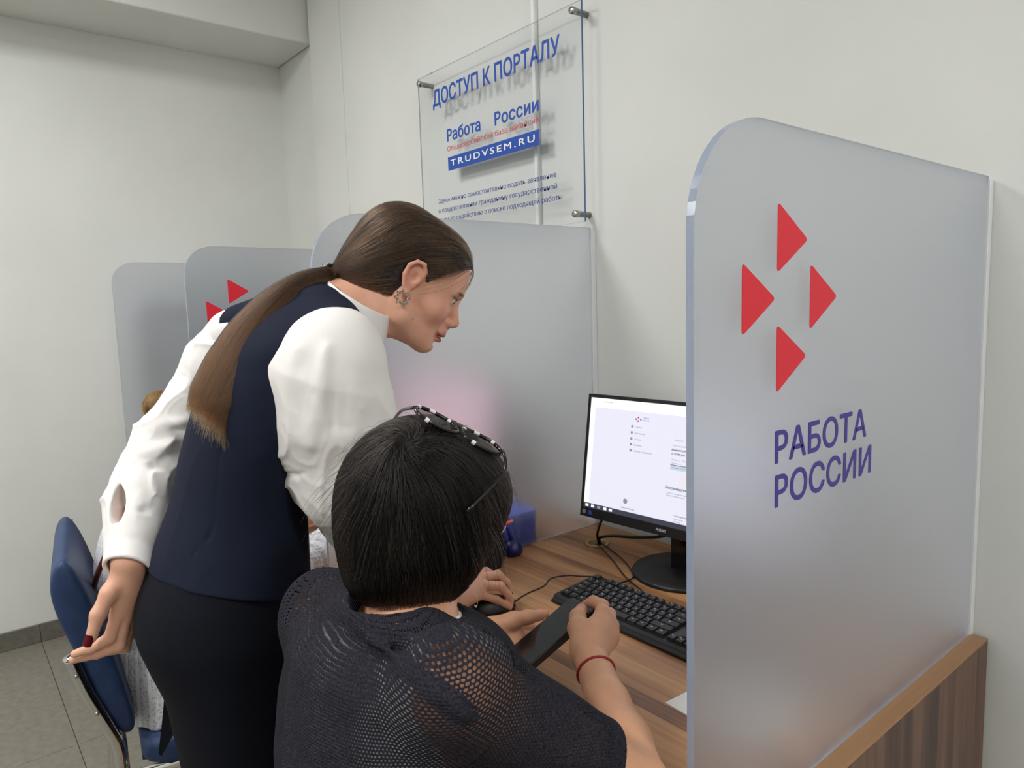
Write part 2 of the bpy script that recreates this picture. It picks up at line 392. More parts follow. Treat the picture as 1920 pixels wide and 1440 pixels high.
# ------------------------------------------------------------------ monitor
def frame_obj(name, label, cat, loc, rz, group=None): return thing(name, label, cat, loc, rz, group)
mA = np.array([-0.733, -0.235]); # lower-left corner on the desk plan; filled below
mt = thing('monitor', 'black flat monitor on a round stand showing a pale web page', 'monitor', (-0.548, -0.142, 0.75), math.radians(4), 'booth monitors')
TL_ = Matrix.Rotation(math.radians(-8), 4, 'X')
def tilt(bm):   # tilt back about the lower screen edge
    bmesh.ops.transform(bm, matrix=Matrix.Translation((0, -0.055, 0.25)) @ TL_ @ Matrix.Translation((0, 0, -0.14)), verts=bm.verts[:]); return bm
SW, SH = 0.498, 0.302   # outer size
z0 = 0.0
bm = B(); lathe(bm, [(0.112, 0.0), (0.118, 0.001), (0.119, 0.006), (0.116, 0.0105), (0.03, 0.013), (0.001, 0.0131)], 48)
obj('base', bm, M_black, mt, True)
obj('neck', prism(B(), rrect(-0.028, 0.028, -0.012, 0.012, 0.006), 'z', 0.012, 0.20, 0.0), M_blackgloss, mt)
obj('housing', tilt(prism(B(), rrect(-SW/2, SW/2, 0.0, SH, 0.004), 'y', 0.0, 0.022, 0.003)), M_black, mt)
obj('housing_back', tilt(prism(B(), rrect(-0.15, 0.15, 0.05, 0.24, 0.02), 'y', 0.0221, 0.045, 0.006)), M_black, mt)
# bezel as a frame around the lit panel
SB, SS, STP = 0.021, 0.0085, 0.0085
for nm, (a, b_, c_, d_) in {'bezel': (-SW/2, SW/2, SH-STP, SH), 'bezel.001': (-SW/2, -SW/2+SS, SB, SH-STP), 'bezel.002': (SW/2-SS, SW/2, SB, SH-STP), 'chin': (-SW/2, SW/2, -0.002, SB)}.items():
    obj(nm, tilt(box(B(), a, b_, -0.0022, -0.0001, c_, d_, 0.0004, 1)), M_black, mt)
def emis(name, col, s=1.0):
    m = bpy.data.materials.new(name); m.use_nodes = True; b = BS(m)
    b.inputs['Base Color'].default_value = (0.01, 0.01, 0.01, 1); b.inputs['Roughness'].default_value = 0.3
    b.inputs['Emission Color'].default_value = col; b.inputs['Emission Strength'].default_value = s; return m
E_bg = emis('screen_lavender', srgb(228, 228, 242), 1.08); E_w = emis('screen_white', srgb(250, 250, 252), 1.08)
E_txt = emis('screen_grey_text', srgb(150, 152, 170), 0.9); E_dark = emis('screen_dark_text', srgb(70, 74, 90), 0.9)
E_bar = emis('screen_task_bar', srgb(62, 64, 78), 0.9); E_red = emis('screen_red', srgb(200, 80, 100), 0.9); E_blue = emis('screen_blue', srgb(96, 110, 190), 0.9)
E_pale = emis('screen_pale_blue', srgb(208, 220, 236), 0.95); E_pink = emis('screen_pale_pink', srgb(246, 238, 244), 0.95); E_blk = emis('screen_black_line', srgb(50, 62, 72), 0.9)
PW, PH = SW-2*SS, SH-SB-STP
def scr(u0, u1, v0, v1, m, dy, nm='page_block'):
    x0_, x1_ = -SW/2+SS+u0*PW, -SW/2+SS+u1*PW; za, zb = SH-STP-v1*PH, SH-STP-v0*PH
    return obj(nm, tilt(box(B(), x0_, x1_, -dy-0.0002, -dy, za, zb)), m, mt)
scr(0, 1, 0, 1, E_bg, 0.0002, 'screen')
scr(0, 1, 0, 0.085, E_w, 0.0005); scr(0, 0.032, 0.085, 0.957, E_w, 0.0005)
scr(0, 1, 0.957, 1, E_bar, 0.0005, 'task_bar')
for k, u in enumerate((0.012, 0.05, 0.09, 0.13, 0.165)): scr(u, u+0.02, 0.966, 0.990, E_w if k != 2 else E_txt, 0.0008, 'task_icon')
scr(0.505, 1.0, 0.487, 0.492, E_blk, 0.0008); scr(0.505, 1.0, 0.494, 0.53, E_pale, 0.0006); scr(0.56, 1.0, 0.545, 0.655, E_pink, 0.0007)
def stx(body, u, v, cap, m, bold=0.0):
    x_, z_ = -SW/2+SS+u*PW, SH-STP-v*PH
    o = text_at('page_text', body, m, mt, (x_, -0.0010, z_), (1, 0, 0), (0, 0, 1), cap=cap, bold=bold, thick=0.0002)
    bm = bmesh.new(); bm.from_mesh(o.data); tilt(bm); bm.to_mesh(o.data); bm.free()
for body, u, v, cap, m, b_ in (
    ('Работа', 0.335, 0.140, 0.0035, E_blue, 0.0), ('России', 0.335, 0.160, 0.0035, E_blue, 0.0),
    ('Главная', 0.29, 0.225, 0.0035, E_txt, 0), ('Моё резюме', 0.29, 0.278, 0.0035, E_txt, 0), ('Отклики', 0.29, 0.330, 0.0035, E_txt, 0), ('Вакансии', 0.29, 0.380, 0.0035, E_txt, 0), ('Помощь и поддержка', 0.29, 0.432, 0.0035, E_txt, 0),
    ('Вакансии     Резюме     Отклики     Подбор', 0.52, 0.290, 0.0034, E_txt, 0), ('Поиск подходящей работы', 0.51, 0.335, 0.003, E_txt, 0),
    ('Администратор', 0.505, 0.372, 0.0045, E_dark, 0.02), ('от 45 000 руб.', 0.505, 0.405, 0.0045, E_dark, 0.02), ('Отклик   2     Приглашения   0     Архив', 0.51, 0.452, 0.0034, E_txt, 0),
    ('Показать все', 0.51, 0.478, 0.0028, E_txt, 0), ('Описание   Требования   Условия', 0.51, 0.515, 0.0032, E_txt, 0), 
    ('Рекомендуемые вакансии', 0.49, 0.690, 0.0062, E_dark, 0.01), ('Подборка вакансий по вашему резюме в регионе', 0.495, 0.728, 0.003, E_txt, 0), ('Показать ещё вакансии', 0.495, 0.748, 0.003, E_txt, 0),
    ('Работа в России', 0.24, 0.935, 0.0035, E_dark, 0), ('Пользователям', 0.545, 0.905, 0.0036, E_dark, 0), ('Документы', 0.545, 0.930, 0.003, E_txt, 0), ('Справка', 0.545, 0.95, 0.003, E_txt, 0),
    ('Новая вкладка', 0.085, 0.035, 0.0028, E_txt, 0), ('Обновить', 0.70, 0.058, 0.003, E_txt, 0)):
    stx(body, u, v, cap, m, b_)
for du, dv in ((0.30, 0.135), (0.315, 0.150), (0.30, 0.165), (0.287, 0.150)):
    scr(du, du+0.008, dv-0.006, dv+0.008, E_red if dv != 0.150 else E_blue, 0.0008, 'page_logo')
for v in (0.215, 0.268, 0.32, 0.37, 0.422): scr(0.265, 0.277, v-0.008, v+0.012, E_txt, 0.0008, 'page_icon')
bm = B(); lathe(bm, [(0.006, 0), (0.006, 0.0004), (0.0001, 0.0004)], 16, 0, 0, 0, Matrix.Rotation(math.pi/2, 3, 'X'))
bmesh.ops.translate(bm, verts=bm.verts[:], vec=(-SW/2+SS+0.262*PW, -0.0006, SH-STP-0.87*PH)); obj('page_emblem', tilt(bm), E_txt, mt)
def chin_text(body, x, z, cap, m, bold=0.0):
    o = text_at('lettering', body, m, mt, (x, -0.0023, z), (1, 0, 0), (0, 0, 1), cap=cap, bold=bold, thick=0.0003)
    bm = bmesh.new(); bm.from_mesh(o.data); tilt(bm); bm.to_mesh(o.data); bm.free()
chin_text('PHILIPS', -0.022, 0.0065, 0.0068, mat('monitor_lettering', srgb(190, 192, 196), 0.4), 0.03)
bm = B(); box(bm, -0.2225, -0.211, -0.0030, -0.0023, 0.005, 0.015); obj('blue_sticker', tilt(bm), mat('blue_sticker', srgb(40, 90, 200), 0.4), mt)
bm = B(); lathe(bm, [(0.006, 0), (0.006, 0.0007), (0.0001, 0.0007)], 18, 0, 0, 0, Matrix.Rotation(math.pi/2, 3, 'X'))
bmesh.ops.translate(bm, verts=bm.verts[:], vec=(-0.236, -0.0023, 0.010)); obj('round_sticker', tilt(bm), mat('grey_sticker', srgb(150, 158, 160), 0.4), mt)

def cable(name, pts, r, parent, m=None):
    """cable through world points, stored in its parent's space"""
    bpy.context.view_layer.update()
    bm = tube(B(), spline(pts, 8), r, 8)
    bmesh.ops.transform(bm, matrix=parent.matrix_world.inverted(), verts=bm.verts[:])
    return obj(name, bm, m or M_black, parent, True)
cable('power_cable', [(-0.823, -0.137, 0.752), (-0.815, -0.150, 0.785), (-0.785, -0.165, 0.83), (-0.755, -0.165, 0.868), (-0.74, -0.15, 0.89)], 0.0033, mt)
cable('video_cable', [(-0.832, -0.125, 0.752), (-0.81, -0.145, 0.775), (-0.76, -0.15, 0.792), (-0.68, -0.15, 0.808), (-0.60, -0.145, 0.83), (-0.56, -0.13, 0.86)], 0.0040, mt)

# the neighbour's monitor, a copy with a pinkish page
def copy_tree(o, parent=None):
    c = o.copy(); COL.objects.link(c)
    if parent is not None: c.parent = parent
    for ch in o.children: copy_tree(ch, c)
    return c
mt2 = copy_tree(mt); mt2.location = (-1.47, -0.150, 0.75)
mt2['label'] = 'second monitor with a pinkish page, a blur behind the frosted partition beside the standing woman'
E_rose = emis('screen_rose', srgb(240, 196, 208), 1.0)
for ch in list(mt2.children):
    if ch.name.startswith('screen'):
        ch.data = ch.data.copy(); ch.data.materials[0] = E_rose
    elif ch.name.startswith(('page_', 'task_icon')): bpy.data.objects.remove(ch)

# ------------------------------------------------------------------ keyboard
KW, KD = 0.440, 0.128
M_key = mat('key_plastic', srgb(26, 26, 28), 0.5)
M_leg = mat('key_legend', srgb(205, 205, 205), 0.6)
kb = thing('keyboard', 'black full-size keyboard with white legends in front of the monitor', 'keyboard', (-0.648+KW/2, -0.398, 0.75), math.radians(0.0))
bm = B(); prism(bm, [(-KD/2, 0.002), (-KD/2, 0.010), (-KD/2+0.006, 0.0135), (KD/2-0.004, 0.0215), (KD/2, 0.019), (KD/2, 0.004)], 'x', -KW/2, KW/2, 0.0015)
obj('case', bm, M_black, kb)
rest = B(); prism(rest, [(-KD/2-0.011, 0.0025), (-KD/2-0.010, 0.006), (-KD/2-0.0002, 0.0095), (-KD/2-0.0002, 0.0025)], 'x', -KW/2+0.004, KW/2-0.004, 0.001)
obj('front_lip', rest, M_black, kb)
U = 0.0188
rows = [  # (row offset from near edge, [(start unit, width units)...])
    (0, [(0, 1.25), (1.25, 1.25), (2.5, 1.25), (3.75, 6.25), (10, 1.25), (11.25, 1.25), (12.5, 1.25), (13.75, 1.25)]),
    (1, [(0, 2.25)]+[(2.25+i, 1) for i in range(10)]+[(12.25, 2.75)]),
    (2, [(0, 1.75)]+[(1.75+i, 1) for i in range(11)]+[(12.75, 2.25)]),
    (3, [(0, 1.5)]+[(1.5+i, 1) for i in range(12)]+[(13.5, 1.5)]),
    (4, [(i, 1) for i in range(13)]+[(13, 2)]),
    (5.15, [(0, 1)]+[(2+i, 1) for i in range(4)]+[(6.5+i, 1) for i in range(4)]+[(11+i, 1) for i in range(4)])]
keys = []
for r, ks in rows:
    keys += [(s, r, w_) for s, w_ in ks]
    if r in (3, 4, 5.15): keys += [(15.25+i, r, 1) for i in range(3)]
    if r == 0: keys += [(15.25+i, 0, 1) for i in range(3)]
    if r == 1: keys += [(16.25, 1, 1)]
    if r < 5: keys += [(18.5+i, r, 1) for i in range(4)]
kx0, ky0 = -KW/2+0.0105, -KD/2+0.010
pr, us = KD/6.75, (KW-0.021)/22.5
slope = math.atan2(0.008, KD-0.01)
cache = {}; leg = B()
for s, r, w_ in keys:
    kw = round(w_*us, 5); kd = pr*0.98
    if kw not in cache:
        bm = B(); g = 0.0009; a, b_ = kw/2-g, kd/2-g; t_ = 0.0017
        lo = [bm.verts.new(p) for p in ((-a, -b_, 0), (a, -b_, 0), (a, b_, 0), (-a, b_, 0))]
        hi = [bm.verts.new(p) for p in ((-a+t_, -b_+t_, 0.0062), (a-t_, -b_+t_, 0.0062), (a-t_, b_-0.0008, 0.0068), (-a+t_, b_-0.0008, 0.0068))]
        bm.faces.new(hi)
        for i in range(4): bm.faces.new((lo[i], lo[(i+1) % 4], hi[(i+1) % 4], hi[i]))
        me = bpy.data.meshes.new('key'); bm.to_mesh(me); bm.free(); me.materials.append(M_key); cache[kw] = me
    x, y = kx0+(s+w_/2)*us, ky0+(r+0.5)*pr
    z = 0.0135+(y+KD/2-0.006)*math.tan(slope)-0.0003
    o = bpy.data.objects.new('key', cache[kw]); COL.objects.link(o); o.parent = kb; o.location = (x, y, z); o.rotation_euler = (slope, 0, 0)
    for (lx, ly, lw) in (((-0.0035, 0.0028, 0.0026), (0.001, -0.0012, 0.0026)) if w_ == 1 else (((-0.004, 0.0, 0.006),) if w_ < 5 else ())):
        zz = z+0.0070+ly*math.tan(slope)
        v = [leg.verts.new((x+lx+a, y+ly+b2, zz+0.0001+b2*0.06)) for a, b2 in ((0, 0), (lw*0.8, 0.0003), (lw*0.9, 0.0017), (0.0004, 0.0021))]
        leg.faces.new(v)
lg = obj('legends', leg, M_leg, kb); lg['kind'] = 'stuff'
cable('keyboard_cable', [(-0.50, -0.335, 0.766), (-0.50, -0.325, 0.756), (-0.53, -0.30, 0.7535), (-0.62, -0.26, 0.7535), (-0.70, -0.21, 0.7535), (-0.79, -0.16, 0.7545), (-0.828, -0.14, 0.752)], 0.0018, kb)

# ------------------------------------------------------------------ mouse
ms = thing('computer_mouse', 'black corded mouse under the standing woman\'s right hand', 'mouse', (-0.697, -0.592, 0.75), math.radians(-14))
bm = B()
bmesh.ops.create_uvsphere(bm, u_segments=24, v_segments=14, radius=1.0)
for v in bm.verts:
    x, y, z = v.co; v.co = (x*0.029*(1-0.12*y), y*0.055, max(0, (z*0.034*(1-0.25*max(0, y)))+0.001) if z > -0.2 else 0.0005)
obj('body', bm, M_black, ms, True)
bm = B(); lathe(bm, [(0.0085, -0.0035), (0.010, -0.002), (0.010, 0.002), (0.0085, 0.0035)], 18, 0, 0, 0, Matrix.Rotation(math.pi/2, 3, 'Y'))
bmesh.ops.translate(bm, verts=bm.verts[:], vec=(0, 0.03, 0.020)); obj('scroll_wheel', bm, mat('rubber', srgb(50, 50, 52), 0.7), ms, True)
MC = [(-0.684, -0.540, 0.758), (-0.69, -0.50, 0.762)]
cable('mouse_cable', MC + [(-0.69, -0.452, 0.765), (-0.71, -0.41, 0.766), (-0.70, -0.368, 0.764), (-0.675, -0.352, 0.765), (-0.648, -0.338, 0.768), (-0.62, -0.332, 0.770), (-0.595, -0.325, 0.764), (-0.60, -0.27, 0.7555), (-0.62, -0.235, 0.7535), (-0.70, -0.18, 0.7535), (-0.80, -0.14, 0.7545), (-0.83, -0.13, 0.752)], 0.0019, ms)

# ------------------------------------------------------------------ things on the desks
pp = thing('paper_slip', 'small white printed slip lying on the desk by the right frosted partition', 'paper', (-0.236, -0.600, 0.7503), math.radians(-4))
bm = B(); n = 8
g = [[bm.verts.new((0.12*i/n, 0.165*j/n, 0.0002+0.002*(i/n)**2*(0.5+0.5*math.sin(j)))) for j in range(n+1)] for i in range(n+1)]
for i in range(n):
    for j in range(n): bm.faces.new((g[i][j], g[i+1][j], g[i+1][j+1], g[i][j+1]))
obj('sheet', bm, M_paper, pp, True)
M_ink = mat('printed_ink', srgb(110, 112, 118), 0.8)
for k, (yy, s) in enumerate(((0.052, 'исх. 214'), (0.043, 'заявление'), (0.061, 'работа'))):
    text_at('print_line', s, M_ink, pp, (0.040, yy, 0.0012), (1, 0, 0), (0, 1, 0), cap=0.0032, thick=0.0001)

bx = thing('storage_box', 'blue box on the second desk, blurred behind the frosted partition', 'box', (-1.0145, -0.33, 0.75))
obj('body', prism(B(), rrect(-0.045, 0.045, -0.10, 0.10, 0.004), 'z', 0.0003, 0.068, 0.001), mat('blue_card', srgb(34, 70, 190), 0.5), bx)
obj('lid', prism(B(), rrect(-0.046, 0.046, -0.101, 0.101, 0.004), 'z', 0.0682, 0.084, 0.001), mat('blue_card_lid', srgb(44, 90, 210), 0.5), bx)

pk = thing('black_pouch', 'black rounded pouch standing on the desk behind the seated woman\'s face', 'pouch', (-0.905, -0.455, 0.75), math.radians(8))
bm = B(); prism(bm, rrect(-0.035, 0.035, -0.085, 0.055, 0.03), 'z', 0.0005, 0.085, 0.014)
obj('body', bm, mat('black_fabric', srgb(20, 20, 22), 0.8), pk, True)
bm = B(); tube(bm, [(-0.0352+0.0, y, 0.06) for y in np.linspace(-0.05, 0.03, 8)], 0.0018, 6); obj('zip', bm, M_blackgloss, pk, True)

pn = thing('desk_pen', 'blue ballpoint pen standing in a round dark blue holder', 'pen', (-0.925, -0.348, 0.75))
bm = B(); lathe(bm, [(0.020, 0.0002), (0.026, 0.006), (0.027, 0.018), (0.022, 0.031), (0.012, 0.039), (0.006, 0.041)], 24); obj('holder', bm, mat('navy_plastic', srgb(22, 28, 96), 0.25), pn, True)
bm = B(); tube(bm, [(0, 0, 0.038), (-0.002, -0.008, 0.06), (-0.004, -0.013, 0.085)], 0.0052, 12); obj('pen_grip', bm, mat('blue_grip', srgb(30, 40, 140), 0.3), pn, True)
bm = B(); tube(bm, [(-0.004, -0.013, 0.0855), (-0.008, -0.026, 0.15), (-0.0085, -0.028, 0.16)], [0.0045, 0.0045, 0.003], 12); obj('pen_barrel', bm, mat('pen_barrel', srgb(214, 220, 232), 0.25), pn, True)
# ------------------------------------------------------------------ implicit surfaces -> one smooth skin
def nv(v): v = np.array(v, float); return v/np.linalg.norm(v)
def smin(a, b, k):
    if k <= 0: return np.minimum(a, b)
    h = np.clip(0.5+0.5*(b-a)/k, 0, 1); return b+(a-b)*h-k*h*(1-h)
def smax(a, b, k): return -smin(-a, -b, k)
class Sdf:
    def __init__(s): s.it = []; s.disp = None
    def add(s, fn, c, r, k=0.01, op='+'): s.it.append((fn, np.array(c, float), r, k, op)); return s
    def cone(s, a, b, ra, rb, k=0.01, op='+'):
        a = np.array(a, float); b = np.array(b, float); ba = b-a; bb = ba@ba+1e-12
        def fn(P):
            pa = P-a; h = np.clip(pa@ba/bb, 0, 1); q = pa-h[:, None]*ba
            return np.sqrt((q*q).sum(1))-(ra+(rb-ra)*h)
        return s.add(fn, (a+b)/2, np.linalg.norm(ba)/2+max(ra, rb), k, op)
    def chain(s, pts, rs, k=0.008, op='+'):
        for i in range(len(pts)-1): s.cone(pts[i], pts[i+1], rs[i], rs[i+1], k, op)
        return s
    def ball(s, c, r, k=0.01, op='+'):
        c = np.array(c, float)
        return s.add(lambda P: np.sqrt(((P-c)**2).sum(1))-r, c, r, k, op)
    def ell(s, c, r, fr, k=0.01, op='+'):
        """ellipsoid with radii r along the rows of fr"""
        c = np.array(c, float); r = np.array(r, float); A = np.array(fr, float).T
        def fn(P):
            q = (P-c)@A; k0 = np.sqrt(((q/r)**2).sum(1)); k1 = np.sqrt(((q/r**2)**2).sum(1))
            return k0*(k0-1)/np.maximum(k1, 1e-9)
        return s.add(fn, c, max(r), k, op)
    def half(s, p, n, k=0.004, op='-'):
        """remove the side that n points to"""
        p = np.array(p, float); n = nv(n)
        return s.add(lambda P: -((P-p)@n), p, 1e3, k, op)
    def loft(s, tab, R, Fw, k=0.01, op='+', ex=2.0, off=0.0, cap=0.01):
        """tab rows: centre xyz (z is the parameter), half width along R, half depth along Fw"""
        T = np.array(tab, float); T = T[np.argsort(T[:, 2])]; z = T[:, 2]
        zz = np.linspace(z[0], z[-1], 120); cols = []
        for cidx in (0, 1, 3, 4):
            y = T[:, cidx]; m = np.gradient(y, z); i = np.clip(np.searchsorted(z, zz)-1, 0, len(z)-2)
            h = z[i+1]-z[i]; t = (zz-z[i])/h
            cols.append((2*t**3-3*t**2+1)*y[i]+(t**3-2*t**2+t)*h*m[i]+(-2*t**3+3*t**2)*y[i+1]+(t**3-t**2)*h*m[i+1])
        cx, cy, A, Bq = cols; R = nv(R); Fw = nv(Fw)
        def fn(P):
            q = P[:, 2]; x0 = np.interp(q, zz, cx); y0 = np.interp(q, zz, cy); a = np.interp(q, zz, A)+off; b = np.interp(q, zz, Bq)+off
            dx = P[:, 0]-x0; dy = P[:, 1]-y0
            u = np.abs(dx*R[0]+dy*R[1])/a; v = np.abs(dx*Fw[0]+dy*Fw[1])/b
            rr = (u**ex+v**ex)**(1/ex)+1e-9
            d = (rr-1)*np.sqrt(dx*dx+dy*dy+1e-9)/rr*0.93
            return smax(d, np.maximum(q-z[-1]-off, z[0]-q), cap)
        c = T[:, :3].mean(0)
        return s.add(fn, c, np.linalg.norm(T[:, :3]-c, axis=1).max()+T[:, 3:5].max()+off, k, op)
    def __call__(s, P, ctr=None, rad=None):
        d = np.full(len(P), 1e3)
        for fn, c, r, k, op in s.it:
            if ctr is not None and r < 1e2 and np.linalg.norm(ctr-c)-r > rad+k+0.01: continue
            e = fn(P)
            d = smin(d, e, k) if op == '+' else smax(d, -e, k) if op == '-' else smax(d, e, k)
        if s.disp is not None: d = d+s.disp(P)
        return d
    def grad(s, P, e=5e-4):
        g = np.empty_like(P)
        for i in range(3):
            o = np.zeros(3); o[i] = e; g[:, i] = s(P+o)-s(P-o)
        return g/np.maximum(np.linalg.norm(g, axis=1, keepdims=True), 1e-9)

def net(sdf, lo, hi, h, n=16):
    """sparse surface nets"""
    lo = np.array(lo, float); hi = np.array(hi, float)
    nb = np.ceil((hi-lo)/(h*n)).astype(int)
    G = np.stack(np.meshgrid(*[np.arange(k) for k in nb], indexing='ij'), -1).reshape(-1, 3)
    C = lo+(G+0.5)*h*n; hd = h*n*0.8661
    keep = np.abs(sdf(C)) < hd*1.35+0.006
    K = []; V = []; Q = []
    S = np.array([1, 4096, 4096*4096], np.int64)
    ax = np.arange(n+1); L3 = np.stack(np.meshgrid(ax, ax, ax, indexing='ij'), -1).reshape(-1, 3)
    edges = [((0, 0, 0), (1, 0, 0)), ((0, 1, 0), (1, 1, 0)), ((0, 0, 1), (1, 0, 1)), ((0, 1, 1), (1, 1, 1)),
             ((0, 0, 0), (0, 1, 0)), ((1, 0, 0), (1, 1, 0)), ((0, 0, 1), (0, 1, 1)), ((1, 0, 1), (1, 1, 1)),
             ((0, 0, 0), (0, 0, 1)), ((1, 0, 0), (1, 0, 1)), ((0, 1, 0), (0, 1, 1)), ((1, 1, 0), (1, 1, 1))]
    sl = lambda o: tuple(slice(q, q+n) for q in o)
    for g, c in zip(G[keep], C[keep]):
        i0 = g*n
        v = sdf(lo+(i0+L3)*h, c, hd).reshape(n+1, n+1, n+1)
        if v.min() > 0 or v.max() < 0: continue
        acc = np.zeros((n, n, n, 3)); cnt = np.zeros((n, n, n))
        for a, b in edges:
            va, vb = v[sl(a)], v[sl(b)]; cr = (va < 0) != (vb < 0)
            if not cr.any(): continue
            t = np.where(cr, va/np.where(cr, va-vb, 1), 0)
            a_ = np.array(a, float); ab = np.array(b, float)-a_
            acc += np.where(cr[..., None], a_+t[..., None]*ab, 0); cnt += cr
        m = cnt > 0
        idx = np.argwhere(m)
        K.append(((idx+i0+1)*S).sum(1)); V.append(lo+(idx+i0+acc[m]/cnt[m][:, None])*h)
        for d in range(3):
            o = [0, 0, 0]; o[d] = 1
            va = v[:n, :n, :n]; vb = v[sl(o)]; ng = va < 0; cr = ng != (vb < 0)
            idx = np.argwhere(cr)
            if len(idx) == 0: continue
            e1, e2 = (d+1) % 3, (d+2) % 3
            u1 = np.zeros(3, int); u1[e1] = 1; u2 = np.zeros(3, int); u2[e2] = 1
            b0 = idx+i0+1
            q = np.stack([((b0-u1-u2)*S).sum(1), ((b0-u2)*S).sum(1), (b0*S).sum(1), ((b0-u1)*S).sum(1)], 1)
            f = ng[cr]
            q = np.where(f[:, None], q, q[:, ::-1]); Q.append(q)
    K = np.concatenate(K); V = np.concatenate(V); Q = np.concatenate(Q)
    od = np.argsort(K); K = K[od]; V = V[od]
    ix = np.clip(np.searchsorted(K, Q), 0, len(K)-1); ok = (K[ix] == Q).all(1)
    return V, ix[ok]
def mesh_np(name, V, F):
    me = bpy.data.meshes.new(name)
    me.vertices.add(len(V)); me.vertices.foreach_set('co', np.ascontiguousarray(V, np.float32).ravel())
    k = F.shape[1]; me.loops.add(len(F)*k); me.loops.foreach_set('vertex_index', np.ascontiguousarray(F, np.int32).ravel())
    me.polygons.add(len(F)); me.polygons.foreach_set('loop_start', np.arange(len(F), dtype=np.int32)*k)
    me.polygons.foreach_set('loop_total', np.full(len(F), k, np.int32))
    me.update(calc_edges=True); me.validate()
    me.polygons.foreach_set('use_smooth', np.ones(len(me.polygons), bool))
    return me
def sdf_obj(name, sdf, lo, hi, h, m, parent, attrs=None):
    V, F = net(sdf, lo, hi, h)
    me = mesh_np(name, V, F)
    for an, fn in (attrs or {}).items():
        val = np.asarray(fn(V), np.float32)
        if val.ndim == 2 and val.shape[1] == 4:
            at_ = me.attributes.new(an, 'FLOAT_COLOR', 'POINT'); at_.data.foreach_set('color', np.ascontiguousarray(val).ravel())
        elif val.ndim == 2:
            at_ = me.attributes.new(an, 'FLOAT_VECTOR', 'POINT'); at_.data.foreach_set('vector', np.ascontiguousarray(val).ravel())
        else:
            at_ = me.attributes.new(an, 'FLOAT', 'POINT'); at_.data.foreach_set('value', val)
    if parent is not None: me.transform(Matrix.Translation(-parent.location))
    return link(name, me, m, parent)
def vnoise(P, sc, seed=0.0):
    q = P*sc+seed
    return (np.sin(q[:, 0]*1.7+1.3*np.sin(q[:, 1]*1.1+seed))+np.sin(q[:, 1]*1.9+1.1*np.sin(q[:, 2]*1.3+2))+np.sin(q[:, 2]*1.6+1.2*np.sin(q[:, 0]*1.2+4)))/3
def crease(P, sc, amp, seed=0.0):
    return -amp*(1-np.abs(vnoise(P, sc, seed)))**5+amp*0.4
def ridge(P, pts, amp, wdt):
    """raised (amp>0) or sunk fold along a polyline"""
    d = np.full(len(P), 1e3)
    for a, b in zip(pts[:-1], pts[1:]):
        a = np.array(a); b = np.array(b); ba = b-a; h = np.clip((P-a)@ba/(ba@ba), 0, 1)
        d = np.minimum(d, np.linalg.norm(P-a-h[:, None]*ba, axis=1))
    return -amp*np.exp(-(d/wdt)**2)
# hair strands as real curves
def strands(name, P, rad, m, parent, taper=0.35, tone=None):
    """P: (count, steps, 3) world points"""
    n, k, _ = P.shape
    hc = bpy.data.hair_curves.new(name); hc.add_curves([k]*n)
    off = np.array(parent.location) if parent is not None else np.zeros(3)
    hc.attributes['position'].data.foreach_set('vector', np.ascontiguousarray(P-off, np.float32).ravel())
    ra = hc.attributes.new('radius', 'FLOAT', 'POINT') if 'radius' not in hc.attributes else hc.attributes['radius']
    rr = np.tile(rad*np.linspace(1, taper, k), n)*np.repeat(np.random.uniform(0.7, 1.3, n), k)
    ra.data.foreach_set('value', rr.astype(np.float32))
    rn = hc.attributes.new('tone', 'FLOAT', 'CURVE'); rn.data.foreach_set('value', (np.random.rand(n) if tone is None else tone).astype(np.float32))
    o = bpy.data.objects.new(name, hc); COL.objects.link(o); hc.materials.append(m)
    if parent is not None: o.parent = parent
    return o
def flow(sdf, P0, dirf, steps, sl, lift0=0.0005, lift1=0.002, jit=0.0):
    P = P0.copy(); out = [P.copy()]; n = len(P)
    lift = np.random.uniform(lift0, lift1, n)
    J = np.random.randn(n, 3)*jit
    for i in range(steps):
        g = sdf.grad(P); d = dirf(P, i/steps)+J; d -= (d*g).sum(1, keepdims=True)*g
        d /= np.maximum(np.linalg.norm(d, axis=1, keepdims=True), 1e-9)
        P = P+d*(sl if np.isscalar(sl) else sl[:, None])
        for _ in range(2): P = P-sdf.grad(P)*(sdf(P)-lift)[:, None]
        out.append(P.copy())
    return np.stack(out, 1)
def hair_mat(name, c0, c1, rough=0.32, split=0.5):
    m = bpy.data.materials.new(name); m.use_nodes = True; nt = m.node_tree; nt.nodes.remove(BS(m))
    h = N(m, 'ShaderNodeBsdfHairPrincipled'); h.parametrization = 'COLOR'
    h.inputs['Roughness'].default_value = rough; h.inputs['IOR'].default_value = 1.38; h.inputs['Radial Roughness'].default_value = 0.4
    hi = N(m, 'ShaderNodeHairInfo'); at_ = N(m, 'ShaderNodeAttribute'); at_.attribute_name = 'tone'
    sc_ = N(m, 'ShaderNodeMath', operation='MULTIPLY'); sc_.inputs[1].default_value = split; L(m, hi, 'Intercept', sc_, 0)
    ad = N(m, 'ShaderNodeMath', operation='MULTIPLY_ADD'); ad.inputs[1].default_value = 1-split*0.5; L(m, at_, 'Fac', ad, 0); L(m, sc_, 0, ad, 2)
    rp = N(m, 'ShaderNodeValToRGB'); rp.color_ramp.elements[0].color = c0; rp.color_ramp.elements[1].color = c1
    rp.color_ramp.elements[0].position = 0.2; rp.color_ramp.elements[1].position = 1.0
    L(m, ad, 0, rp, 'Fac'); L(m, rp, 'Color', h, 'Color'); L(m, h, 0, nt.nodes['Material Output'], 'Surface')
    return m

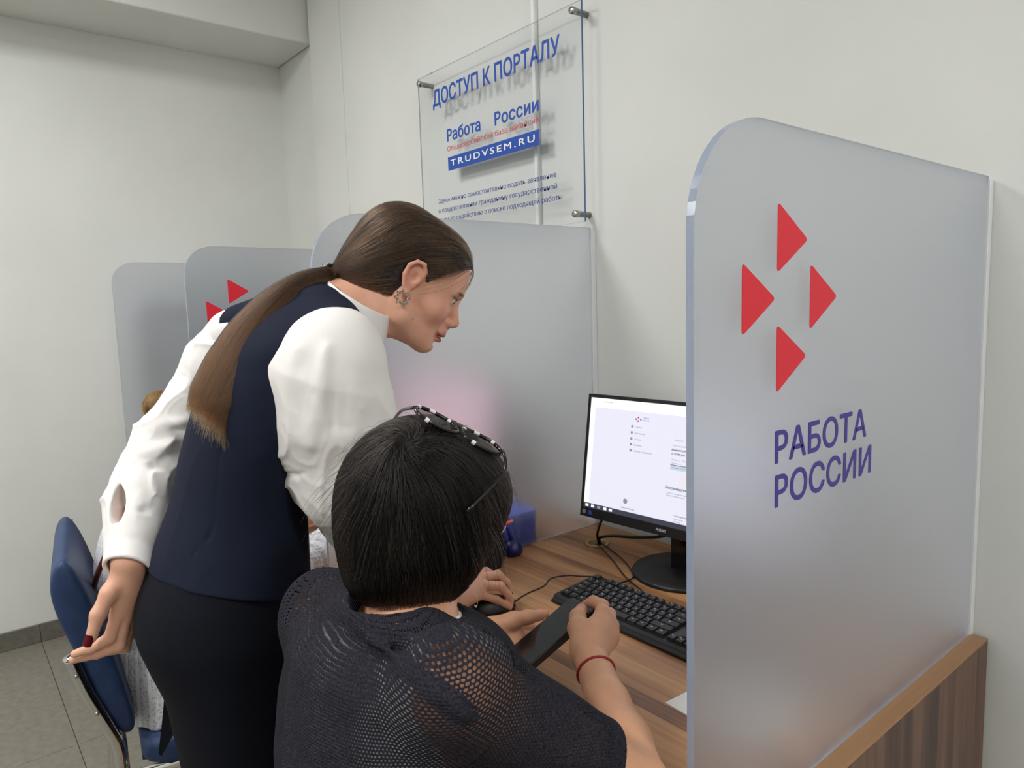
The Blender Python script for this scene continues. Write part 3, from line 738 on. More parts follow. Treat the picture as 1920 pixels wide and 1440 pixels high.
# ------------------------------------------------------------------ anatomy
def head_frame(Fh, pitch, roll=0.0):
    Fh = nv([Fh[0], Fh[1], 0]); p = math.radians(pitch)
    F = Fh*math.cos(p)+np.array([0, 0, -math.sin(p)]); U = Fh*math.sin(p)+np.array([0, 0, math.cos(p)])
    Lf = np.cross(U, F); r = math.radians(roll)
    U2 = U*math.cos(r)+Lf*math.sin(r); Lf2 = np.cross(U2, F)
    return np.array([F, Lf2, U2])       # rows: forward, left, up
def add_head(S, O, fr, s=1.0):
    T = lambda x, y, z: O+s*(np.array([x, y, z])@fr)
    e = lambda c, r, k=0.02, op='+': S.ell(T(*c), np.array(r)*s, fr, k*s, op)
    cn = lambda a, b, ra, rb, k=0.012, op='+': S.cone(T(*a), T(*b), ra*s, rb*s, k*s, op)
    e((-0.012, 0, 0.026), (0.094, 0.075, 0.084), 0.01)
    e((0.030, 0, 0.030), (0.060, 0.064, 0.062), 0.03)              # forehead
    e((0.030, 0, -0.035), (0.056, 0.056, 0.066), 0.03)             # mid face
    e((0.042, 0, -0.080), (0.038, 0.038, 0.030), 0.025)            # jaw
    for y in (1, -1):
        cn((-0.004, 0.058*y, -0.035), (0.010, 0.050*y, -0.068), 0.016, 0.015, 0.02)
        cn((0.010, 0.050*y, -0.068), (0.066, 0.012*y, -0.098), 0.015, 0.014, 0.022)
        e((0.056, 0.036*y, -0.030), (0.024, 0.022, 0.022), 0.02)   # cheek
        cn((0.086, 0.006*y, 0.017), (0.074, 0.040*y, 0.014), 0.0065, 0.0075, 0.014)   # brow
        e((0.094, 0.033*y, 0.000), (0.017, 0.019, 0.012), 0.013, '-')   # socket
        S.ball(T(0.0725, 0.031*y, 0.0), 0.0142*s, 0.004*s)         # lids
        e((0.0875, 0.0315*y, -0.0005), (0.009, 0.0125, 0.0048), 0.0025, '-')          # lid opening
    e((0.072, 0, -0.098), (0.0165, 0.017, 0.0145), 0.014)          # chin
    cn((0.083, 0, 0.006), (0.1035, 0, -0.034), 0.0068, 0.0088, 0.011)   # nose
    S.ball(T(0.1035, 0, -0.037), 0.0098*s, 0.005*s)
    e((0.090, 0, -0.055), (0.010, 0.016, 0.016), 0.010)            # upper lip base
    for y in (1, -1):
        e((0.0945, 0.0115*y, -0.0415), (0.0105, 0.0068, 0.0072), 0.005)
        e((0.0985, 0.0068*y, -0.0492), (0.0065, 0.0036, 0.0034), 0.002, '-')
    e((0.0915, 0, -0.0665), (0.0098, 0.0225, 0.0056), 0.004)       # lips
    e((0.0885, 0, -0.0795), (0.0100, 0.0195, 0.0068), 0.005)
    e((0.102, 0, -0.0730), (0.015, 0.018, 0.0016), 0.002, '-')
    e((0.094, 0, -0.0895), (0.010, 0.018, 0.0045), 0.006, '-')     # hollow above chin
    for y in (1, -1):                                              # ears
        E = lambda x, yy, z: T(x, (0.0725+yy)*y, z)
        pts = [E(0.012, 0.001, 0.004), E(0.013, 0.006, 0.020), E(0.004, 0.011, 0.031), E(-0.009, 0.014, 0.030), E(-0.019, 0.015, 0.018), E(-0.020, 0.013, 0.000), E(-0.013, 0.009, -0.016), E(-0.004, 0.005, -0.027)]
        S.ell(E(-0.004, 0.004, 0.004), np.array((0.016, 0.006, 0.027))*s, fr, 0.006*s)
        S.chain(pts, [0.0032*s, 0.0036*s, 0.004*s, 0.004*s, 0.0042*s, 0.0042*s, 0.0045*s, 0.006*s], 0.002*s)
        S.ball(E(-0.002, 0.004, -0.029), 0.0072*s, 0.004*s)
        S.ell(E(0.000, 0.012, 0.002), np.array((0.0085, 0.007, 0.0105))*s, fr, 0.003*s, '-')
        S.ell(E(-0.004, 0.0135, 0.020), np.array((0.007, 0.004, 0.0065))*s, fr, 0.003*s, '-')
        S.ball(E(0.008, 0.006, -0.002), 0.0045*s, 0.003*s)
    return T
def mask(P, c, fr, r, soft=0.25):
    q = np.sqrt((((P-c)@np.array(fr).T/np.array(r))**2).sum(1)); return np.clip((1+soft-q)/(2*soft), 0, 1)
def lerp_col(base, lst):
    out = np.tile(np.array(base[:3], float), (len(lst[0][1]) if lst else 1, 1))
    for col, mk in lst: out = out*(1-mk[:, None])+np.array(col[:3])*mk[:, None]
    return np.concatenate([out, np.ones((len(out), 1))], 1)
def skin_mat(name):
    m = mat(name, rough=0.48, spec=0.35)
    a = N(m, 'ShaderNodeAttribute'); a.attribute_name = 'tint'
    nz = N(m, 'ShaderNodeTexNoise'); nz.inputs['Scale'].default_value = 60; nz.inputs['Detail'].default_value = 4
    tc = N(m, 'ShaderNodeTexCoord'); L(m, tc, 'Object', nz, 'Vector')
    hsv = N(m, 'ShaderNodeHueSaturation'); mr = N(m, 'ShaderNodeMapRange'); mr.inputs[3].default_value = 0.9; mr.inputs[4].default_value = 1.08
    L(m, nz, 'Fac', mr, 0); L(m, mr, 0, hsv, 'Value'); L(m, a, 'Color', hsv, 'Color'); L(m, hsv, 'Color', BS(m), 'Base Color')
    BS(m).inputs['Subsurface Weight'].default_value = 0.12; BS(m).inputs['Subsurface Radius'].default_value = (0.012, 0.004, 0.002); BS(m).inputs['Subsurface Scale'].default_value = 0.5
    n2 = N(m, 'ShaderNodeTexNoise'); n2.inputs['Scale'].default_value = 900; L(m, tc, 'Object', n2, 'Vector')
    bp = N(m, 'ShaderNodeBump'); bp.inputs['Strength'].default_value = 0.1; bp.inputs['Distance'].default_value = 0.0004
    L(m, n2, 'Fac', bp, 'Height'); L(m, bp, 'Normal', BS(m), 'Normal')
    return m
def nail(parent, tip, along, up, w, l, m):
    """a fingernail: thin curved plate"""
    along = nv(along); up = np.array(up, float); up = nv(up-along*(up@along)); sd = np.cross(along, up)
    bm = B(); n = 6; g = []
    for i in range(n+1):
        row = []
        for j in range(n+1):
            u = (i/n-0.5)*2; v = j/n
            ww = w*(0.82+0.36*v-0.28*v*v)*(1 if v < 0.8 else 1-(v-0.8)*1.3)
            row.append(bm.verts.new(tip+along*(v-0.5)*l+sd*u*ww*0.5+up*(-0.28*w*u*u-0.10*l*(v-0.3)**2)-np.array(parent.location)))
        g.append(row)
    for i in range(n):
        for j in range(n): bm.faces.new((g[i][j], g[i+1][j], g[i+1][j+1], g[i][j+1]))
    bmesh.ops.solidify(bm, geom=bm.faces[:], thickness=0.0006)
    return obj('fingernail', bm, m, parent, True)
# ================================================================== standing woman
M_skinA = skin_mat('skin_standing')
M_nail = mat('dark_red_nail_polish', srgb(120, 6, 26), 0.15)
M_hairA = hair_mat('brown_hair', srgb(24, 17, 14), srgb(104, 76, 54), 0.3, 0.15)
M_hairtail = hair_mat('ponytail_hair', srgb(22, 15, 11), srgb(112, 74, 44), 0.3, 0.4)
M_hairbase = mat('brown_hair_base', srgb(26, 19, 16), 0.55)
M_navy = add_noise(mat('navy_suiting', rough=0.85, spec=0.15), srgb(22, 27, 42), srgb(27, 33, 50), (700, 700, 700), 2, bump=0.15, bscale=1500, bdist=0.0003)
M_skirt = add_noise(mat('black_navy_skirt', rough=0.85, spec=0.15), srgb(12, 14, 22), srgb(16, 18, 27), (700, 700, 700), 2, bump=0.15, bscale=1500, bdist=0.0003)
M_shirt = mat('white_blouse', srgb(232, 229, 226), 0.7, spec=0.2, Sheen_Weight=0.1)
M_shirt.node_tree.nodes['Principled BSDF'].inputs['Subsurface Weight'].default_value = 0.0

WA = thing('person', 'woman standing and leaning over, navy vest over white blouse, long brown ponytail', 'person', tuple(at(425, 1100, 1.25)*np.array([1, 1, 0])))
def setup_A():
    R = nv((0.98, -0.20, 0)); Fw = nv((0.20, 0.98, 0))
    fr = head_frame((0.52, 0.852), 30)
    ear = at(772, 525, 1.225)
    HS = 0.955; O = ear-HS*np.array([-0.004, -0.076, -0.004])@fr
    # ---- torso slices: (px, py, depth, half width, half depth)
    tor = [(425, 1130, 1.25, 0.185, 0.138), (428, 1085, 1.25, 0.178, 0.132), (438, 1000, 1.25, 0.158, 0.118), (448, 930, 1.25, 0.150, 0.106), (466, 850, 1.25, 0.156, 0.106),
           (492, 770, 1.25, 0.165, 0.110), (515, 690, 1.25, 0.168, 0.110), (537, 630, 1.25, 0.160, 0.098), (566, 585, 1.255, 0.120, 0.082), (592, 555, 1.262, 0.080, 0.064)]
    T = [(*at(a, b, d), w_, q) for a, b, d, w_, q in tor]
    hips = [(425, 1095, 1.25, 0.182, 0.140), (427, 1145, 1.25, 0.186, 0.146), (436, 1195, 1.255, 0.183, 0.138), (452, 1260, 1.26, 0.176, 0.125), (462, 1330, 1.265, 0.170, 0.118)]
    H = [(*at(a, b, d), w_, q) for a, b, d, w_, q in hips]
    last = np.array(H[-1][:3])
    for z, w_, q in ((0.60, 0.165, 0.112), (0.50, 0.160, 0.108), (0.44, 0.160, 0.108)):
        p = last+np.array([0.01, 0.01, 0])*(last[2]-z)*3; H.append((p[0], p[1], z, w_, q))
    shR, shL = at(632, 672, 1.155), at(438, 640, 1.36)
    wrR, wrL = at(846, 1130, 1.412), at(243, 1052, 1.19)
    elR = at(712, 905, 1.27); elL = at(303, 845, 1.34)
    neck0 = at(628, 585, 1.26); neck1 = O+np.array([-0.022, 0, -0.045])@fr
    # ---- skin: one surface
    S = Sdf()
    T2 = [(a, b, c, w_-0.022, q-0.022) for a, b, c, w_, q in T]
    H2 = [(a, b, c, w_-0.03, q-0.03) for a, b, c, w_, q in H[:4]]
    S.loft(T2, R, Fw, 0.01); S.loft(H2, R, Fw, 0.03)
    S.cone(neck0, neck1, 0.052, 0.047, 0.02)
    S.cone(at(655, 600, 1.25), O+np.array([0.022, 0, -0.065])@fr, 0.036, 0.032, 0.03)
    for sh, el, wr in ((shR, elR, wrR), (shL, elL, wrL)):
        S.cone(neck0, sh, 0.045, 0.042, 0.03); S.chain([sh, el, wr], [0.042, 0.034, 0.0235], 0.012)
    legs = []
    for sgn in (1, -1):
        hp = np.array(H[3][:3])+R*0.07*sgn; kn = np.array([*(last+np.array([0.02, 0.02, 0]))[:2], 0.47])+R*0.075*sgn
        an = np.array([kn[0]+0.0, kn[1]-0.03, 0.075])+R*0.0*sgn
        S.chain([hp, kn, kn*0.45+an*0.55+np.array([0, -0.015, 0]), an], [0.075, 0.052, 0.045, 0.03], 0.02); legs.append((kn, an))
        S.chain([an, an+Fw*0.05+np.array([0, 0, -0.03]), an+Fw*0.13+np.array([0, 0, -0.048])], [0.03, 0.03, 0.018], 0.015)
    # left hand, hanging with bent fingers
    a3 = lambda l: [at(*p) for p in l]
    knL = [(220, 1150, 1.185), (235, 1154, 1.198), (246, 1150, 1.213), (252, 1140, 1.226)]
    for p in knL: S.cone(wrL, at(*p), 0.0215, 0.0118, 0.012)
    S.cone(at(225, 1105, 1.19), at(245, 1105, 1.21), 0.018, 0.018, 0.012)
    fL = [[knL[0], (206, 1196, 1.178), (172, 1215, 1.172), (140, 1226, 1.170)], [knL[1], (224, 1211, 1.192), (182, 1226, 1.185), (137, 1237, 1.182)],
          [knL[2], (234, 1214, 1.212), (192, 1222, 1.206), (150, 1222, 1.202)], [knL[3], (241, 1194, 1.230), (208, 1208, 1.228), (172, 1208, 1.225)]]
    for q, r in zip(fL, (0.0098, 0.0098, 0.0095, 0.0085)): S.chain(a3(q), [r+0.001, r, r*0.84, r*0.66], 0.004)
    thL = [(226, 1082, 1.185), (205, 1112, 1.166), (184, 1152, 1.155), (171, 1196, 1.150)]
    S.chain(a3(thL), [0.0165, 0.0135, 0.0112, 0.0088], 0.008)
    # right hand on the mouse
    knR = [(880, 1080, 1.490), (896, 1083, 1.476), (901, 1097, 1.461), (898, 1114, 1.449)]
    for p in knR: S.cone(wrR, at(*p), 0.0205, 0.0125, 0.012)
    fR = [[knR[0], (911, 1072, 1.515), (934, 1083, 1.527), (944, 1099, 1.532)], [knR[1], (934, 1078, 1.497), (950, 1092, 1.507), (956, 1108, 1.512)],
          [knR[2], (938, 1099, 1.473), (953, 1116, 1.485), (958, 1130, 1.490)], [knR[3], (930, 1124, 1.470), (945, 1132, 1.479), (957, 1139, 1.485)]]
    for q, r in zip(fR, (0.0095, 0.0097, 0.0094, 0.0083)): S.chain(a3(q), [r+0.001, r, r*0.85, r*0.68], 0.004)
    S.chain(a3([(868, 1105, 1.455), (886, 1112, 1.49), (905, 1115, 1.515)]), [0.015, 0.011, 0.0085], 0.008)
    HT = add_head(S, O, fr, HS)
    skin = np.array(srgb(218, 166, 140)); cheek = srgb(214, 148, 126); lips = srgb(166, 92, 86); ink = srgb(50, 36, 30); shade = srgb(206, 150, 124)
    def tint(P):
        m = []
        for y in (1, -1): m.append((cheek, 0.45*mask(P, HT(0.06, 0.045*y, -0.035), fr, (0.04, 0.03, 0.03), 0.6)))
        m.append((srgb(214, 140, 122), 0.5*mask(P, HT(0.108, 0, -0.04), fr, (0.02, 0.02, 0.015), 0.6)))
        m.append((lips, mask(P, HT(0.094, 0, -0.0725), fr, (0.020, 0.024, 0.0135), 0.18)))
        for y in (1, -1):
            m.append((srgb(206, 132, 112), 0.5*mask(P, HT(-0.004, 0.083*y, 0.004), fr, (0.022, 0.014, 0.032), 0.4)))
            m.append((srgb(120, 84, 84), 0.75*mask(P, HT(0.0865, 0.033*y, 0.0055), fr, (0.012, 0.017, 0.0045), 0.4)))
            m.append((ink, mask(P, HT(0.084, 0.0315*y, 0.0058), fr, (0.012, 0.0150, 0.0020), 0.3)))
            m.append((ink, 0.85*mask(P, HT(0.087, 0.013*y+0.012*y, 0.0175), fr, (0.016, 0.0185, 0.0032), 0.3)))
        m.append((srgb(90, 50, 40), mask(P, HT(0.030, -0.055, -0.066), fr, (0.0012, 0.012, 0.0012), 0.3)))
        return lerp_col(skin, m)
    sdf_obj('body', S, (-1.12, -1.36, 0.0), (-0.40, -0.50, 1.62), 0.0024, M_skinA, WA, {'tint': tint})
    # eyes
    Me = mat('eye_white', srgb(214, 208, 204), 0.15); Mi = mat('iris', srgb(52, 36, 26), 0.1)
    off = np.array(WA.location)
    for y in (1, -1):
        bm = B(); bmesh.ops.create_uvsphere(bm, u_segments=20, v_segments=12, radius=0.0128)
        bmesh.ops.translate(bm, verts=bm.verts[:], vec=HT(0.0725, 0.031*y, 0.0)-off); ey = obj('eye', bm, Me, WA, True)
        g = nv(np.array([0.93, -0.05, -0.36])@fr); c = HT(0.0725, 0.031*y, 0.0)+g*0.0106-off
        bm = B(); bmesh.ops.create_uvsphere(bm, u_segments=16, v_segments=8, radius=1.0)
        q = Vector(g).to_track_quat('Z', 'Y').to_matrix().to_4x4()
        bmesh.ops.transform(bm, matrix=Matrix.Translation(c) @ q @ Matrix.Diagonal((0.0062, 0.0062, 0.0027, 1)), verts=bm.verts[:]); obj('iris', bm, Mi, ey, True)
        lash = []
        for i in range(26):
            t = i/25; p = HT(0.0868-0.010*abs(t-0.4)**1.6, (0.020+0.025*t)*y, 0.0052-0.004*(t-0.45)**2*4)
            d = nv(np.array([0.8, 0.55*y*(t-0.2), 0.25])@fr); lash.append([p, p+d*0.003+fr[2]*0.0003, p+d*0.0065+fr[2]*0.0022])
        strands('eyelashes', np.array(lash), 0.00022, M_hairbase, WA, 0.3)
    # nails
    for q in fL:
        a, b = at(*q[2]), at(*q[3]); al = nv(b-a); nail(WA, b+al*0.003-CF*0.0012+np.array([0, 0, -1])*0.003, al, nv(-CF*0.25+np.array([0, 0, -1])*0.9+np.array([-.3, -.2, 0])), 0.0098, 0.014, M_nail)
    a, b = at(*thL[2]), at(*thL[3]); nail(WA, b-nv(CF)*0.0110+nv(b-a)*0.002, nv(b-a), -CF+CR*0.1, 0.0165, 0.019, M_nail)
    for q in fR[1:]:
        a, b = at(*q[2]), at(*q[3]); al = nv(b-a); nail(WA, b+al*0.003+nv(CR*0.8+CU*0.35-CF*0.3)*0.0052, al, CR*0.9+CU*0.5-CF*0.2, 0.0088, 0.011, M_nail)
    # ---- blouse: sleeves and shoulders
    BL = Sdf()
    T3 = [(a, b, c, w_-0.006, q-0.006) for a, b, c, w_, q in T[3:]]
    BL.loft(T3, R, Fw, 0.01)
    BL.cone(at(585, 575, 1.262), shR+np.array([0, 0, 0.028]), 0.045, 0.056, 0.03); BL.cone(at(585, 575, 1.262), shL+np.array([0, 0, 0.012]), 0.045, 0.046, 0.03)
    sl = [(632, 668, 1.15, 0.066), (622, 705, 1.155, 0.090), (630, 790, 1.17, 0.091), (660, 885, 1.205, 0.097), (706, 962, 1.27, 0.086), (765, 1050, 1.34, 0.062), (815, 1105, 1.385, 0.047), (838, 1126, 1.402, 0.040)]
    P = [at(a, b, d) for a, b, d, r in sl]; BL.chain(P, [q[3] for q in sl], 0.03)
    cufR = [at(846, 1124, 1.404), at(869, 1137, 1.424)]; BL.cone(cufR[0], cufR[1]+nv(cufR[1]-cufR[0])*0.02, 0.037, 0.038, 0.004)
    dR = nv(cufR[1]-cufR[0]); BL.half(cufR[1]+dR*0.004, dR, 0.002); BL.cone(cufR[0], cufR[1]+dR*0.05, 0.033, 0.0335, 0.002, '-')
    sl = [(440, 628, 1.365, 0.052), (405, 690, 1.365, 0.055), (372, 760, 1.36, 0.058), (318, 832, 1.35, 0.060), (292, 895, 1.325, 0.060), (264, 940, 1.285, 0.056), (252, 990, 1.245, 0.045), (247, 1020, 1.22, 0.039)]
    P2 = [at(a, b, d) for a, b, d, r in sl]; BL2 = Sdf(); BL2.chain(P2, [q[3] for q in sl], 0.03)
    cufL = [at(246, 1018, 1.222), at(240, 1064, 1.186)]; BL2.cone(cufL[0], cufL[1]+nv(cufL[1]-cufL[0])*0.03, 0.0395, 0.0395, 0.006)
    dL = nv(cufL[1]-cufL[0]); BL2.half(cufL[1]+dL*0.004, dL+CR*-0.25, 0.002); BL2.cone(cufL[0]+dL*0.02, cufL[1]+dL*0.08, 0.0325, 0.0325, 0.002, '-')
    # placket opening on the left sleeve
    lc = at(227, 948, 1.228); lx = nv(CR*0.97+CU*0.22); ly = nv(CU*0.97-CR*0.22)
    def lens(P):
        q = P-lc; x, y, z = q@lx, q@ly, q@CF
        return np.maximum(np.maximum(np.hypot(x-0.044, y), np.hypot(x+0.044, y))-0.056, np.abs(z)-0.030)
    BL2.add(lens, lc, 0.08, 0.003, '-')
    seam = [at(500, 880, 1.16), at(560, 880, 1.12), at(620, 852, 1.10), at(680, 812, 1.10), at(760, 800, 1.13)]
    folds = [([at(530, 720, 1.11), at(590, 700, 1.08)], -0.005, 0.010), ([at(690, 760, 1.08), at(730, 790, 1.10)], 0.006, 0.009), ([at(570, 690, 1.08), at(575, 780, 1.085)], -0.006, 0.010), ([at(630, 690, 1.05), at(628, 800, 1.07)], -0.006, 0.010), ([at(560, 660, 1.08), at(545, 740, 1.085), at(560, 820, 1.09)], 0.006, 0.012), ([at(610, 650, 1.06), at(600, 740, 1.06), at(585, 830, 1.08)], 0.007, 0.013), ([at(650, 650, 1.05), at(655, 720, 1.06), at(650, 800, 1.08)], -0.006, 0.012),
             ([at(675, 660, 1.06), at(690, 720, 1.07), at(715, 760, 1.09)], 0.007, 0.010), ([at(700, 690, 1.07), at(715, 740, 1.08)], -0.006, 0.008), ([at(615, 855, 1.10), at(650, 920, 1.12), at(665, 980, 1.15)], 0.006, 0.012), ([at(560, 900, 1.13), at(600, 960, 1.16)], 0.004, 0.012)]
    def dispR(P):
        d = 0.0022*vnoise(P, 26)+(crease(P*np.array([1, 1, 0.45]), 34, 0.0045, 3)+crease(P*np.array([1, 1, 0.7]), 62, 0.0016, 8))*np.clip((shR[2]-0.01-P[:, 2])/0.09, 0, 1)+ridge(P, seam, 0.003, 0.0035)+ridge(P, [p-np.array([0, 0, 0.008]) for p in seam], -0.004, 0.006)
        for f, a, w_ in folds: d = d+ridge(P, f, a, w_)
        return d
    BL.disp = dispR
    foldsL = [([at(345, 735, 1.32), at(380, 740, 1.31)], -0.009, 0.012), ([at(300, 800, 1.30), at(350, 790, 1.29)], 0.008, 0.012), ([at(320, 800, 1.30), at(345, 815, 1.295)], -0.008, 0.010), ([at(275, 850, 1.28), at(345, 825, 1.28)], 0.008, 0.012), ([at(290, 875, 1.27), at(330, 845, 1.27)], -0.007, 0.010), ([at(262, 960, 1.22), at(300, 945, 1.22)], -0.006, 0.008), ([at(255, 900, 1.26), at(262, 960, 1.22)], 0.006, 0.012)]
    def dispL(P):
        mk = np.clip(((cufL[0]-P)@nv(cufL[1]-cufL[0])+0.01)/0.04, 0, 1)
        d = (0.0030*vnoise(P, 24, 1)+crease(P*np.array([1, 1, 1.3]), 27, 0.0042, 5)+crease(P, 58, 0.0012, 2))*mk+0.0008*vnoise(P, 60, 4)
        for f, a, w_ in foldsL: d = d+ridge(P, f, a, w_)
        return d
    BL2.disp = dispL
    sdf_obj('blouse', BL, (-1.05, -1.16, 0.70), (-0.45, -0.62, 1.50), 0.0034, M_shirt, WA)
    sdf_obj('blouse_sleeve', BL2, (-1.12, -1.34, 0.90), (-0.76, -0.92, 1.45), 0.0026, M_shirt, WA)
    # cuff button, collar
    CL = Sdf()
    ax0, ax1 = at(650, 604, 1.252), at(676, 560, 1.247)
    A = nv(ax1-ax0); h = np.linalg.norm(ax1-ax0)
    def coll(P):
        q = P-ax0; t = q@A; rd = np.linalg.norm(q-t[:, None]*A, axis=1); r_ = 0.0745-0.0155*np.clip(t/h, 0, 1.2)
        return smax(np.abs(rd-r_)-0.0022, np.maximum(-t, t-h), 0.001)
    CL.add(coll, ax0, 0.13, 0.0)
    CL.disp = lambda P: 0.0012*vnoise(P, 40)
    sdf_obj('blouse_collar', CL, ax0-0.12, ax0+0.12, 0.0020, M_shirt, WA)
    # ---- vest
    VS = Sdf()
    VS.loft(T, R, Fw, 0.01, off=0.006, cap=0.03)
    VS.cone(at(590, 572, 1.262), shR+np.array([-0.01, 0.005, 0.034]), 0.048, 0.056, 0.03); VS.cone(at(590, 572, 1.262), shL+np.array([0.0, 0, 0.020]), 0.048, 0.046, 0.03)
    VS.ell(shR+R*0.052+np.array([0, 0, -0.045]), (0.060, 0.115, 0.130), [R, Fw, (0, 0, 1)], 0.004, '-')
    VS.ell(shL-R*0.050+np.array([0, 0, -0.020]), (0.092, 0.110, 0.125), [R, Fw, (0, 0, 1)], 0.004, '-')
    VS.cone(at(655, 605, 1.25), at(720, 520, 1.25), 0.058, 0.052, 0.003, '-')
    VS.cone(at(655, 605, 1.25)+Fw*0.03, at(700, 690, 1.25)+Fw*0.06, 0.050, 0.03, 0.003, '-')
    hb = at(293, 1050, 1.3); hem = nv(np.cross(at(590, 1110, 1.25)-at(440, 1118, 1.12), at(293, 1042, 1.33)-at(440, 1118, 1.12)))
    if hem[2] > 0: hem = -hem
    VS.half(at(440, 1116, 1.12), hem, 0.003)
    cen = [at(430, 560+0, 1.2), ]
    vf = [([at(520, 690, 1.15), at(445, 760, 1.12), at(410, 860, 1.10), at(400, 980, 1.10), at(360, 1110, 1.12)], -0.0028, 0.0035), ([at(395, 930, 1.10), at(370, 1020, 1.1), at(350, 1100, 1.12)], -0.002, 0.003)]
    def dispV(P):
        d = 0.0016*vnoise(P, 17, 2)+crease(P*np.array([1, 1, 0.5]), 16, 0.0016, 1)
        for f, a, w_ in vf: d = d+ridge(P, f, a, w_)
        return d
    VS.disp = dispV
    sdf_obj('vest', VS, (-1.06, -1.28, 0.80), (-0.48, -0.72, 1.52), 0.0030, M_navy, WA)
    # ---- skirt
    SK = Sdf(); SK.loft([(T[2][0], T[2][1], T[2][2], T[2][3]-0.004, T[2][4]-0.006)]+H, R, Fw, 0.01, ex=2.2)
    SK.disp = lambda P: 0.0015*vnoise(P, 14, 6)
    sdf_obj('skirt', SK, (-1.08, -1.30, 0.42), (-0.52, -0.80, 1.05), 0.0045, M_skirt, WA)
    # back vent flap of the skirt, a pointed strip hanging free behind
    bm = B(); fp = [at(303, 1225, 1.33), at(312, 1222, 1.33), at(311, 1300, 1.31), at(325, 1368, 1.29), at(300, 1417, 1.30), at(297, 1412, 1.305), at(305, 1340, 1.32), at(309, 1290, 1.325)]
    vs = [bm.verts.new(p-off) for p in (fp[0], fp[1], at(330, 1290, 1.29), at(335, 1360, 1.28), at(303, 1418, 1.30), at(297, 1414, 1.305), fp[6], fp[7])]
    f = bm.faces.new(vs); bmesh.ops.solidify(bm, geom=[f], thickness=0.004); bmesh.ops.triangulate(bm, faces=bm.faces[:]); obj('skirt_vent', bm, M_skirt, WA)
    # shoes
    Msh = mat('black_leather_shoe', srgb(16, 16, 18), 0.3)
    for kn, an in legs:
        SH = Sdf(); SH.ell(an+Fw*0.075+np.array([0, 0, -0.048]), (0.115, 0.040, 0.028), [Fw, R, (0, 0, 1)], 0.01); SH.cone(an+Fw*-0.015+np.array([0, 0, -0.03]), an+Fw*0.05+np.array([0, 0, -0.045]), 0.034, 0.034, 0.02)
        SH.half((0, 0, 0.0012), (0, 0, -1), 0.002); SH.half(an+np.array([0, 0, -0.018]), (0, 0, 1), 0.004); SH.ball(an+np.array([0, 0, 0.0]), 0.031, 0.003, '-')
        sdf_obj('shoe', SH, an+np.array([-0.22, -0.22, -0.08]), an+np.array([0.22, 0.26, 0.06]), 0.0045, Msh, WA)
    # ---- hair
    HC = Sdf()
    HC.ell(HT(-0.030, 0, 0.022), (0.103, 0.078, 0.090), fr, 0.01); HC.ell(HT(-0.060, 0, 0.055), (0.062, 0.066, 0.060), fr, 0.03); HC.ell(HT(0.022, 0, 0.048), (0.068, 0.0755, 0.060), fr, 0.03)
    HC.ell(HT(-0.088, 0, -0.032), (0.050, 0.052, 0.052), fr, 0.035); HC.cone(HT(-0.100, 0, -0.045), HT(-0.135, 0, -0.067), 0.036, 0.015, 0.02)
    xs = np.array([-0.2, -0.135, -0.098, -0.053, -0.016, -0.006, 0.016, 0.030, 0.053, 0.078, 0.10]); zs = np.array([-0.085, -0.080, -0.074, -0.069, -0.050, 0.020, -0.004, 0.014, 0.041, 0.064, 0.080])
    def hl(P):
        q = (P-O)@fr.T/HS; return np.interp(q[:, 0], xs, zs)-q[:, 2]
    HCm = Sdf(); HCm.it = list(HC.it); HCm.add(hl, O, 1e3, 0.004, 'x')
    HCm.disp = lambda P: 0.0009*np.sin(((P-O)@fr.T)[:, 2]*420+((P-O)@fr.T)[:, 0]*300+3*vnoise(P, 30))
    for y in (1, -1): HCm.ell(HT(-0.003, 0.082*y, 0.002), (0.0215, 0.024, 0.033), fr, 0.005, '-')
    sdf_obj('hair', HCm, O-0.21, O+0.21, 0.0026, M_hairbase, WA)
    tie = HT(-0.137, 0, -0.068)
    n = 7500
    d0 = np.random.randn(n*3, 3); d0 /= np.linalg.norm(d0, axis=1, keepdims=True)
    P0 = HT(-0.02, 0, 0.03)+d0*0.13
    for _ in range(8): P0 = P0-HC.grad(P0)*HC(P0)[:, None]
    P0 = P0[(hl(P0) < 0.001)][:n]
    dirf = lambda P, t: (tie-P)/np.linalg.norm(tie-P, axis=1, keepdims=True)+0.10*np.stack([vnoise(P, 45, 1), vnoise(P, 45, 5), vnoise(P, 45, 9)], 1)
    dist = np.linalg.norm(tie-P0, axis=1); ln = np.minimum(dist*1.05, 0.15)
    ST_ = flow(HC, P0, dirf, 14, ln/14, 0.0000, 0.0034, 0.04)
    q = (ST_-O)@fr.T/HS; ear_ = ((q[..., 0]+0.004)/0.0225)**2+((q[..., 2]-0.002)/0.034)**2 < 1
    ear_ &= np.abs(q[..., 1]) > 0.05; ok = ~ear_[:, 0]; ST_ = ST_[ok]; P0 = P0[ok]; ear_ = ear_[ok]
    for i in range(1, ST_.shape[1]):      # strands stop where they tuck behind the ear
        hit = ear_[:, :i+1].any(1); ST_[hit, i] = ST_[hit, i-1]
    strands('hair_strands', ST_, 0.00024, M_hairA, WA, tone=np.clip(0.45+0.55*vnoise((P0-O)@fr.T*np.array([0.25, 1, 1]), 120, 2)+np.random.randn(len(P0))*0.22, 0, 1))
    # flyaways along the crown and the hairline
    sel = np.random.choice(len(P0), 260); Pf = P0[sel]; g = HC.grad(Pf); fl = []
    for i in range(7):
        t = i/6; fl.append(Pf+g*(0.002+0.016*t*t*np.random.rand(len(Pf), 1))+dirf(Pf, 0)*0.035*t+np.random.randn(len(Pf), 3)*0.0012*t)
    strands('flyaway_hair', np.stack(fl, 1), 0.00012, M_hairA, WA)
